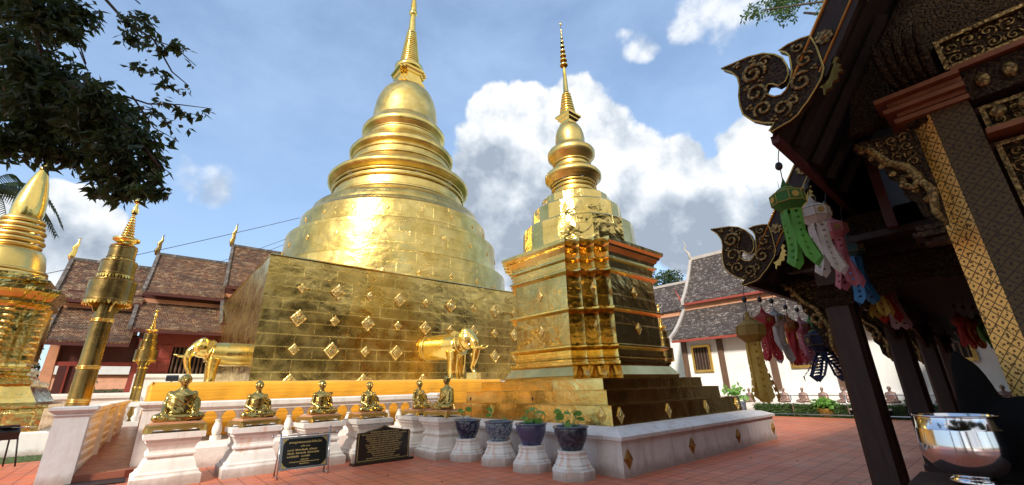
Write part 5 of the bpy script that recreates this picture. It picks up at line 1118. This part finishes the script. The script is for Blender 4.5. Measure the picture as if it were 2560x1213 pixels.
# lotus-petal console above the capital
m = MB()
for k in range(5): m.tube([(5.22, .05-.06*k, 4.28), (5.1, .1-.07*k, 4.45), (5.0, .13-.08*k, 4.68), (5.02, .12-.08*k, 4.82)], [.03, .045, .03, .01], 8)
m.build('console', MAT['carved_dark'], po)

rq = random.Random(31)
m = leaves([(rq.uniform(1.5, 22), rq.uniform(-1, 10.2), .012) for _ in range(150)], .07, rq, 0, .5)
for v_ in m.v: v_.z = .006+max(0, (v_.z-.012))*.35
tag(m.build('leaf_litter', MAT['barkleaf'] if 'barkleaf' in MAT else MAT['brownwood'], None, None, False), 'dry brown leaves scattered over the red pavement', 'leaves', kind='stuff')

# ------------------------------------------------------------------ paper lanterns
def lampmat(name, c, tr=.25):
    m = MT(name); m.col(m.mix(m.rng(m.noise(5, 5), .35, .65), c, tuple(x*.65 for x in c))); m.par(.65)
    t = m.n('ShaderNodeBsdfTranslucent'); m.set(t.inputs[0], c); mx = m.n('ShaderNodeMixShader'); mx.inputs[0].default_value = tr
    m.t.links.new(m.b.outputs[0], mx.inputs[1]); m.t.links.new(t.outputs[0], mx.inputs[2]); m.t.links.new(mx.outputs[0], m.o.inputs[0]); return m.m
LC = {'green': (.045, .20, .03), 'limegreen': (.11, .38, .06), 'white': (.56, .53, .50), 'pink': (.52, .17, .22), 'blue': (.05, .22, .44), 'gold': (.36, .23, .05), 'goldtail': (.62, .42, .08), 'red': (.48, .035, .04), 'orange': (.42, .11, .03), 'navy': (.02, .035, .11), 'teal': (.03, .10, .11), 'palepink': (.55, .35, .36)}
LM = {k: lampmat('lantern_'+k, v) for k, v in LC.items()}
rl_ = random.Random(9)
def lantern(x, y, z, r, cb, ct, tail, lab, hang, nt_=4, spread=.25, group='cloth lanterns hanging from the porch eaves', lattice=False):
    r *= .94; t = thing('hanging_lantern', lab, 'lantern', (x, y, z+hang), group); a0_ = rl_.uniform(0, .8)
    def oct_(rr, zz, sh=0): return [(x+rr*math.cos(a0_+sh+j*PI/4), y+rr*math.sin(a0_+sh+j*PI/4), z+zz) for j in range(8)]
    m = MB(); m.loft([oct_(r*.5, -r*.85), oct_(r*1.0, -r*.35), oct_(r*1.0, r*.35), oct_(r*.5, r*.72)]); bd = m.build('lantern_body', LM[cb], t)
    m = MB()
    for rr, zz in ((r*1.0, -r*.35), (r*1.0, r*.35), (r*.5, r*.72), (r*.5, -r*.85)): pp = oct_(rr*1.01, zz); m.tube(pp+[pp[0]], r*.025, 5)
    for j in range(8): p0, p1 = oct_(r*1.01, -r*.35)[j], oct_(r*1.01, r*.35)[j]; m.tube([p0, p1], r*.022, 5)
    for j in range(0, 8, 2):
        a_ = a0_+(j+.5)*PI/4; cc = Vector((x+r*.935*math.cos(a_), y+r*.935*math.sin(a_), z)); tn = Vector((-math.sin(a_), math.cos(a_), 0)); nn = Vector((math.cos(a_), math.sin(a_), 0))
        m.loft([[cc+nn*.004*q+tn*(r*.22*math.cos(b_))+Vector((0, 0, r*.22*math.sin(b_))) for b_ in [i_*PI/4 for i_ in range(8)]] for q in (0, 2)])
    m.build('trim', LM[{'green': 'goldtail', 'gold': 'gold'}.get(cb, 'gold')], bd)
    m = MB()
    for j in range(4):
        a_ = a0_+j*PI/2; px, py = x+r*.3*math.cos(a_), y+r*.3*math.sin(a_); tn = Vector((-math.sin(a_), math.cos(a_), 0))*r*.17
        m.loft([[(px-tn.x, py-tn.y, z+r*.7), (px+tn.x, py+tn.y, z+r*.7), (px+tn.x*.9, py+tn.y*.9, z+r*.72)], [(px-.001, py, z+r*1.5), (px+.001, py, z+r*1.5), (px, py+.001, z+r*1.5)]])
    m.lathe([[(r*.35, r*.7), (.004, r*1.45)]], 8, (x, y, z), False); m.build('crown', LM[cb if cb != 'gold' else 'gold'], t)
    for j in range(nt_):   # perforated streamers with pointed ends
        a_ = a0_+.5+j*2*PI/nt_; tn = Vector((-math.sin(a_), math.cos(a_), 0)); out = Vector((math.cos(a_), math.sin(a_), 0)); w = r*.30
        m = MB(); n_ = 24; w = r*.36
        for q in range(n_+1):
            f = q/n_; zz = z-r*.82-tail*f; o_ = r*.36+r*spread*f*1.6+.02*math.sin(f*5+j); c_ = Vector((x, y, 0))+out*o_
            for s_ in (-1, -.6, -.22, .22, .6, 1): m.v.append(c_+tn*w*(s_+(.09*(q % 2) if abs(s_) == 1 else 0)*(1 if s_ > 0 else -1))*(1+.3*f)+out*.01*math.sin(s_*3+f*4)+Vector((0, 0, zz)))
        for q in range(n_):
            i = q*6
            for s_ in range(5):
                if (s_ == 2 and q % 3 == 1 and q < n_-1) or (lattice and s_ in (1, 3) and q % 3 and q > 3): continue
                m.face((i+s_, i+s_+1, i+s_+7, i+s_+6))
        i = n_*6; mid = (m.v[i+2]+m.v[i+3])*.5+Vector((0, 0, -r*.45))
        m.v.append(mid)
        for s_ in range(5): m.face((i+s_, i+s_+1, len(m.v)-1))
        m.build('streamer', LM[ct], t, None, False)
    m = MB(); top = z+hang; m.tube([(x, y, z+r*1.4), (x, y-.01, top-.12), (x, y-.03, top-.04), (x, y-.06, top)], .005, 5); m.ell((x, y, z+r*1.4+(hang-r*1.4)*.45), (.035, .035, .045), 8, 6); m.build('hook_wire', MAT['black'], t)
    return t
Y1 = 1.04
for x, z, r, cb, ct, tl, lab in ((4.45, 3.26, .155, 'green', 'limegreen', .50, 'green lantern with bright lime streamers, nearest on the upper eave'),
        (5.35, 3.34, .16, 'white', 'white', .52, 'white lantern with white streamers just behind the green one'),
        (6.05, 3.31, .155, 'pink', 'pink', .55, 'pink lantern with pink streamers on the upper eave'),
        (6.75, 3.20, .15, 'teal', 'blue', .55, 'lantern with bright blue streamers behind the pink one'),
        (7.45, 3.14, .15, 'gold', 'goldtail', .6, 'small gold lantern on the upper eave beyond the blue streamers'),
        (8.1, 3.12, .15, 'red', 'red', .6, 'dark red lantern with red streamers high under the porch'),
        (8.8, 3.12, .15, 'palepink', 'palepink', .65, 'pale lantern, last one along the upper eave')):
    lantern(x, Y1, z, r, cb, ct, tl, lab, 3.82-z)
Y2 = 2.33
for x, z, r, cb, ct, tl, lab in ((6.4, 2.27, .20, 'gold', 'goldtail', .72, 'large gold lantern with long gold streamers, nearest on the lower eave'),
        (7.0, 2.46, .15, 'red', 'red', .42, 'dark red lantern just behind the large gold one'),
        (7.5, 2.52, .15, 'white', 'white', .5, 'grey white lantern hanging third along the lower eave'),
        (8.1, 2.46, .14, 'orange', 'red', .48, 'orange brown lantern with red streamers on the lower eave'),
        (8.7, 2.48, .14, 'pink', 'pink', .46, 'pink lantern on the lower eave before the white wall'),
        (9.3, 2.55, .13, 'green', 'limegreen', .5, 'small green lantern deep along the lower eave')):
    lantern(x, Y2, z, r, cb, ct, tl, lab, 2.93-z)
lantern(8.55, 2.05, 2.22, .24, 'navy', 'navy', .38, 'big navy blue lantern with flared lattice streamers by the porch post', .72, 6, .8, lattice=True)
for k, (x, y, z, cb, ct) in enumerate(((13.5, .62, 2.75, 'red', 'red'), (13.8, .5, 2.7, 'orange', 'orange'), (14.2, .36, 2.75, 'green', 'limegreen'), (14.5, .22, 2.7, 'teal', 'blue'))):
    lantern(x, y, z, .14, cb, ct, .4, ('red', 'orange', 'green', 'blue')[k]+' lantern deep inside the porch passage', 3.25-z)

# ------------------------------------------------------------------ steel bowl, table, draped shape
tb = thing('offering_table', 'dark wooden offering table under the polished steel bowl', 'table', (4.75, .35, 0))
m = MB(); m.b2(4.35, 4.95, -1.0, .75, .82, .88); m.build('tabletop', MAT['darkwood'], tb)
for x in (4.42, 4.88):
    for y in (-.92, .67): m = MB(); m.lathe([[(.03, 0), (.045, .2), (.03, .4), (.05, .6), (.04, .82)]], 12, (x, y, 0)); m.build('leg', MAT['brownwood'], tb)
m = MB(); m.b2(4.38, 4.41, -.98, .73, .62, .82); m.build('apron', MAT['carved_dark'], tb)
bw = MB(); bw.lathe([[(.0, .885), (.14, .885), (.16, .9), (.12, .93)], [(.12, .93), (.22, .98), (.275, 1.05), (.285, 1.10), (.28, 1.15), (.27, 1.24)], [(.27, 1.24), (.262, 1.25), (.255, 1.32)], [(.255, 1.32), (.27, 1.325), (.265, 1.335), (.25, 1.33), (.255, 1.1), (.1, .96), (0, .95)]], 48, (4.6, .42, 0))
bw.xf(Matrix.Translation((4.6, .42, 1.335)) @ Matrix.Scale(.86, 4) @ Matrix.Translation((-4.6, -.42, -1.335)))
for v_ in bw.v: v_.z = .885+(v_.z-.948)*(.45/.387)
tag(bw.build('alms_bowl', MAT['chrome']), 'polished steel bowl reflecting gold and blue beside the dark post', 'bowl')
m = MB()
for p, r in (((5.3, .30, 1.0), (.2, .16, .75)), ((5.35, .34, 1.45), (.09, .08, .38)), ((5.2, .05, .9), (.35, .35, .55)), ((5.0, -.3, .85), (.4, .45, .55)), ((4.9, -.75, .8), (.5, .6, .6))): m.ell(p, r, 18, 12)
m.b2(4.75, 5.6, -1.1, .45, 0, .9)
dr = remesh(m, 'draped_stand', MAT['blackcloth'], None, .03, 6); tag(dr, 'black draped shape behind the steel bowl in the porch shadow', 'draped stand')
# black lamp on the grass patch side and small floodlight on the terrace
fl = thing('floodlight', 'black floodlight on thin legs beside the golden chedi', 'floodlight', (-2.3, 17.2, 0))
m = MB(); m.box((-2.35, 17.2, .78), (.42, .3, .2), .3, ('X', .4)); m.box((-2.35, 17.2, .95), (.36, .25, .05), .3); m.build('lamp_head', MAT['black'], fl)
for x, y in ((-2.5, 17.05), (-2.0, 17.1), (-2.25, 17.4)): m = MB(); m.tube([(x, y, 0), (-2.3+(x+2.3)*.5, 17.2, .8)], .018, 6); m.build('leg', MAT['black'], fl)
m = MB(); m.tube([(-2.3, 17.2, .92), (-1.9, 17.2, .90)], .02, 6); m.build('arm', MAT['steel'], fl)
f2 = thing('floodlight', 'small black floodlight on the terrace edge above the cloth', 'floodlight', (.62, 14.6, 1.86))
m = MB(); m.box((.62, 14.6, 2.03), (.26, .14, .12), 0, ('X', .3)); m.build('lamp_head', MAT['black'], f2); m = MB(); m.tube([(.62, 14.6, 1.86), (.62, 14.6, 2.0)], .02, 6); m.build('bracket', MAT['black'], f2)
# strings from the great stupa
for k, (p, q, lab) in enumerate((((4.4, 21.0, 9.7), (-6.5, 21.0, 4.1), 'long upper sacred string from the great stupa down to the left'), ((3.95, 21.0, 8.5), (.2, 27, 7.5), 'middle string from the great stupa towards the hall roof'), ((3.9, 21.0, 8.2), (.9, 27, 7.6), 'lowest string from the great stupa towards the hall roof'))):
    m = MB(); P0, P1 = Vector(p), Vector(q); m.tube([P0.lerp(P1, j/12)-Vector((0, 0, .12*math.sin(PI*j/12))) for j in range(13)], .012, 4); tag(m.build('string', MAT['black']), lab, 'string')

# ------------------------------------------------------------------ trees
def tree(name, label, base, limbs, blobs, n, size, mat, seed, trunk_r=.25, shell=.45, droop=.3, wid=.42, cat='tree', group=None):
    rg_ = random.Random(seed); t = thing(name, label, cat, base, group)
    m = MB()
    for path, r0, r1 in limbs: k = len(path); m.tube(path, [r0+(r1-r0)*j/(k-1) for j in range(k)], 8)
    m.build('trunk', MAT['bark'], t)
    pts = blobpts(blobs, n, rg_, shell); leaves(pts, size, rg_, droop, wid).build('crown', mat, t, None, False); return t
# screen-free branch: lies 4-5 m in front of the camera, high on the left
def pt(u, v, zc):     # helper in metres along the view basis at the time of design
    return Vector((0, 0, 1.6))+(_fw+_ir*((u-1280)/1037)+_iu*((606.5-v)/1037))*zc
BRN = [(30, 20, 70, 5.2), (110, 30, 70, 4.6), (190, 30, 50, 4.9), (175, 80, 28, 4.5), (40, 110, 60, 5.0), (70, 165, 55, 4.4), (130, 175, 60, 4.8), (30, 230, 60, 5.0), (110, 245, 75, 4.5), (190, 230, 65, 4.9), (250, 240, 50, 4.4),
       (60, 320, 60, 4.7), (150, 320, 75, 4.9), (240, 310, 70, 4.5), (310, 300, 55, 4.8), (20, 350, 40, 4.4), (110, 370, 50, 4.6), (200, 385, 45, 4.9), (290, 370, 60, 4.4), (360, 350, 45, 4.7), (330, 420, 45, 4.5), (260, 440, 40, 4.6), (380, 400, 35, 4.8),
       (300, 475, 38, 4.4), (350, 470, 30, 4.6), (385, 445, 22, 4.5), (240, 475, 18, 4.6), (405, 480, 20, 4.5), (5, 380, 25, 4.6)]
BR2 = [(320, 55, 30, 5.3), (360, 50, 26, 5.1), (335, 95, 30, 5.2), (375, 95, 24, 5.4), (405, 125, 22, 5.2), (350, 165, 22, 5.2), (385, 175, 12, 5.1), (440, 110, 17, 5.3), (455, 125, 14, 5.2), (415, 185, 17, 5.1), (430, 215, 15, 5.2), (465, 225, 12, 5.3), (405, 205, 10, 5.2), (480, 165, 6, 5.2),
       (400, 250, 16, 4.6), (450, 275, 20, 4.5), (475, 285, 16, 4.5), (505, 278, 12, 4.6), (425, 310, 16, 4.4), (435, 345, 12, 4.5), (385, 280, 18, 4.6), (470, 320, 8, 4.5), (520, 275, 7, 4.6)]
bl = [(pt(u, v, z), (r*z/1037,)*3) for u, v, r, z in BRN]; bl2 = [(pt(u, v, z), (r*z/1037,)*3) for u, v, r, z in BR2]
TB = (-4.9, 3.2, 0)
L0 = pt(-150, 100, 5.0)
limbs = [([TB, (-4.8, 3.3, 2), (-4.6, 3.5, 4), (-4.3, 4.0, 5.2)], .28, .16), ([(-4.3, 4.0, 5.2), L0, pt(0, 130, 4.9), pt(120, 180, 4.7), pt(220, 250, 4.6), pt(330, 330, 4.6), pt(400, 420, 4.5)], .11, .012),
         ([pt(20, 140, 4.9), pt(150, 260, 4.8), pt(260, 400, 4.6), pt(330, 470, 4.5)], .05, .008), ([pt(120, 180, 4.7), pt(90, 90, 4.8), pt(60, 30, 4.8)], .035, .01), ([pt(150, 120, 4.8), pt(110, 60, 4.8), pt(60, -60, 5)], .02, .02),
         ([pt(180, -80, 5.3), pt(265, 0, 5.3), pt(310, 50, 5.3), pt(385, 100, 5.2), pt(430, 180, 5.2), pt(472, 215, 5.2)], .022, .005), ([pt(385, 100, 5.2), pt(440, 120, 5.2), pt(490, 165, 5.2)], .008, .004),
         ([pt(310, 240, 4.6), pt(370, 260, 4.5), pt(450, 262, 4.5), pt(530, 272, 4.5)], .012, .003), ([pt(330, 240, 4.5), pt(385, 320, 4.5), pt(440, 350, 4.5)], .01, .003), ([pt(200, 130, 4.8), pt(220, 180, 4.8)], .008, .004), ([pt(185, 70, 4.8), pt(215, 160, 4.7)], .01, .006), ([pt(350, 10, 5.3), pt(290, -40, 5.3)], .008, .006),
         ([(-4.3, 4.0, 5.2), (-4.6, 2.5, 7)], .14, .07), ([(-4.4, 3.6, 4.8), (-6.2, 3.6, 7)], .13, .06)]
rt_ = random.Random(4)
for _ in range(26):   # fine twigs that stick out of the leaves
    c0, r0 = rt_.choice(bl+bl2); d = Vector((rt_.gauss(0, 1), rt_.gauss(0, 1), rt_.gauss(0, 1))).normalized(); a = c0; b = c0+d*(r0[0]*rt_.uniform(1.1, 1.9)); limbs.append(([a, (a+b)/2+Vector((0, 0, .02)), b], .005, .002))
t = tree('leafy_tree', 'large dark leafed tree whose branch hangs in at the top left', TB, limbs, bl, 8000, .13, MAT['leaf_dark'], 3, droop=.5, wid=.38, shell=.0)
rg_ = random.Random(8)
leaves(blobpts(bl2, 420, rg_, 0), .105, rg_, .45, .46).build('branch_leaves', MAT['leaf_dark'], t, None, False)
leaves(blobpts([(pt(335, 470, 4.3), (.07, .07, .08)), (pt(440, 112, 5.2), (.09, .08, .05))], 26, rg_, 0), .12, rg_, .6, .6).build('young_leaves', MAT['leaf_mid'], t, None, False)
leaves(blobpts([((-5.2, 2.2, 8.2), (2.4, 2.4, 1.7)), ((-6.8, 3.6, 7.8), (2, 2, 1.6)), ((-5.6, .2, 7.6), (2, 2, 1.5)), ((-3.8, .6, 8.8), (1.6, 1.6, 1.3))], 1800, rg_, .1), .30, rg_, .3, .6).build('upper_crown', MAT['leaf_dark'], t, None, False)
# tree behind the porch roof, twigs reach over at the top right
tree('leafy_tree', 'pale green tree reaching over the porch roof at the top right', (25, -4.5, 0), [([(25, -4.5, 0), (25, -4.2, 8), (24.5, -2.5, 14), (23.8, 0, 18), (23, 2.5, 20)], .4, .06), ([(24.2, -1.5, 16), (22, .5, 18.5), (20.6, 3.8, 19.6)], .1, .03)],
     [((23.2, 3.4, 21.6), (1.3, 1.0, .5)), ((22.6, 2.2, 20.9), (1.2, .9, .7)), ((22.8, 1.4, 19.4), (1.0, .8, .9)), ((22.4, 3.1, 20.2), (.9, .6, .5)), ((21.6, 4.3, 20.6), (.6, .5, .5)), ((23.5, -1, 18.5), (2, 2, 2)), ((22.9, .9, 17.4), (.8, .5, .5)), ((21.8, 4.8, 20.9), (.3, .3, .3))], 2300, .26, MAT['leaf_mid'], 5, shell=.1)
tree('leafy_tree', 'dark green tree top showing above the annex roof', (37, 21, 0), [([(37, 21, 0), (37, 21, 9)], .4, .2)], [((37, 20.6, 10.6), (2.1, 2.1, 1.6)), ((35.5, 18.7, 10.9), (.9, .9, .8)), ((38, 23, 10), (2, 2, 2))], 2600, .35, MAT['leaf_dark'], 6)
tree('leafy_tree', 'green tree behind the left hall next to the golden chedi', (-6.6, 33, 0), [([(-6.6, 33, 0), (-6.6, 33, 2)], .3, .15)], [((-5.2, 32, 3.2), (1.1, 1.1, 1.7)), ((-4.6, 31, 2.6), (.8, .8, 1.2))], 1600, .25, MAT['leaf_dark'], 7)
tree('leafy_shrub', 'shrubs seen through the open veranda of the left hall', (-2.6, 40, 0), [([(-2.6, 40, 0), (-2.6, 40, 1)], .1, .05)], [((-2.75, 40, 2.2), (.6, .6, 1.3)), ((-1.4, 40, 1.4), (1.6, .6, .75))], 900, .22, MAT['leaf_mid'], 8, cat='shrub')
# palm at the left edge
pmx, pmy, pmz = -8.9, 35.5, 13.0
pm = thing('palm_tree', 'palm with feathery fronds behind the golden chedi at the left edge', 'palm tree', (pmx, pmy, 0))
m = MB(); m.tube([(pmx, pmy, 0), (pmx+.2, pmy, 6), (pmx, pmy, pmz)], [.25, .2, .16], 10); m.build('trunk', MAT['bark'], pm)
for k in range(14):
    a = k*2*PI/14; m = MB(); up_ = .9-.5*(k % 2); pth = []
    for j in range(12): f = j/11; pth.append(Vector((pmx+3.4*f*math.cos(a), pmy+3.4*f*math.sin(a), pmz+up_*math.sin(f*PI*.9)*1.3-2.0*f*f)))
    m.tube(pth, [.04-.003*j for j in range(12)], 5); tn = Vector((-math.sin(a), math.cos(a), 0))
    for j in range(1, 12):
        for q in range(3):
            for s_ in (-1, 1):
                p = pth[j-1].lerp(pth[j], q/3); L_ = 1.0*(1-abs(j/11-.45)); e_ = p+tn*s_*L_*.8+Vector((math.cos(a)*.2, math.sin(a)*.2, -L_*.7)); i = len(m.v)
                m.v += [p, p+Vector((math.cos(a)*.12, math.sin(a)*.12, 0)), e_]; m.face((i, i+1, i+2))
    m.build('frond', MAT['leaf_dark'], pm, None, False)
# garden trees around the court on the camera's side
gt = tree('garden_tree', 'broad dark tree standing on the near side of the court', (0, 0, 0), [([(0, 0, 0), (0.2, 0, 3), (0, .3, 6)], .35, .18), ([(0, .1, 4), (2, 1, 7)], .15, .06), ([(0, .1, 4), (-2, -1, 7)], .15, .06)],
     [((0, 0, 8), (3.2, 3.2, 2.6)), ((2.4, 1, 7), (2.4, 2.4, 2)), ((-2.4, -1, 7), (2.4, 2.4, 2)), ((.5, -2, 6.4), (2.4, 2, 1.8)), ((0, 1.5, 9.6), (2, 2, 1.6))], 5200, .5, MAT['leaf_dark'], 12, shell=.2, wid=.6, group='garden trees behind the viewer')
GT = [(-7.2, -4.6, 1.25), (-5.4, -.9, 1.35), (-9, -15, 1.15), (0, -17, 1.1), (9, -18, 1.2), (18, -20, 1.25), (-17, -8, 1.2), (-13, 0, .95)]  # first two are unseen, added to shade the porch and small stupa
GL = ['broad unseen tree added behind the viewer to shade the porch', 'tall unseen tree added behind the viewer to shade the small stupa', 'dark tree behind the viewer, opposite the great stupa', 'dark tree behind the viewer, opposite the terrace', 'dark tree behind the viewer near the porch side',
      'large tree furthest behind the porch', 'dark tree to the far left behind the viewer', 'smaller dark tree to the left of the court']
for k, (x, y, s_) in enumerate(GT):
    o = gt if k == 0 else dup(gt)
    o.location = (x, y, 0); o['label'] = GL[k]; o.scale = (s_,)*3; o.rotation_euler.z = k*1.3
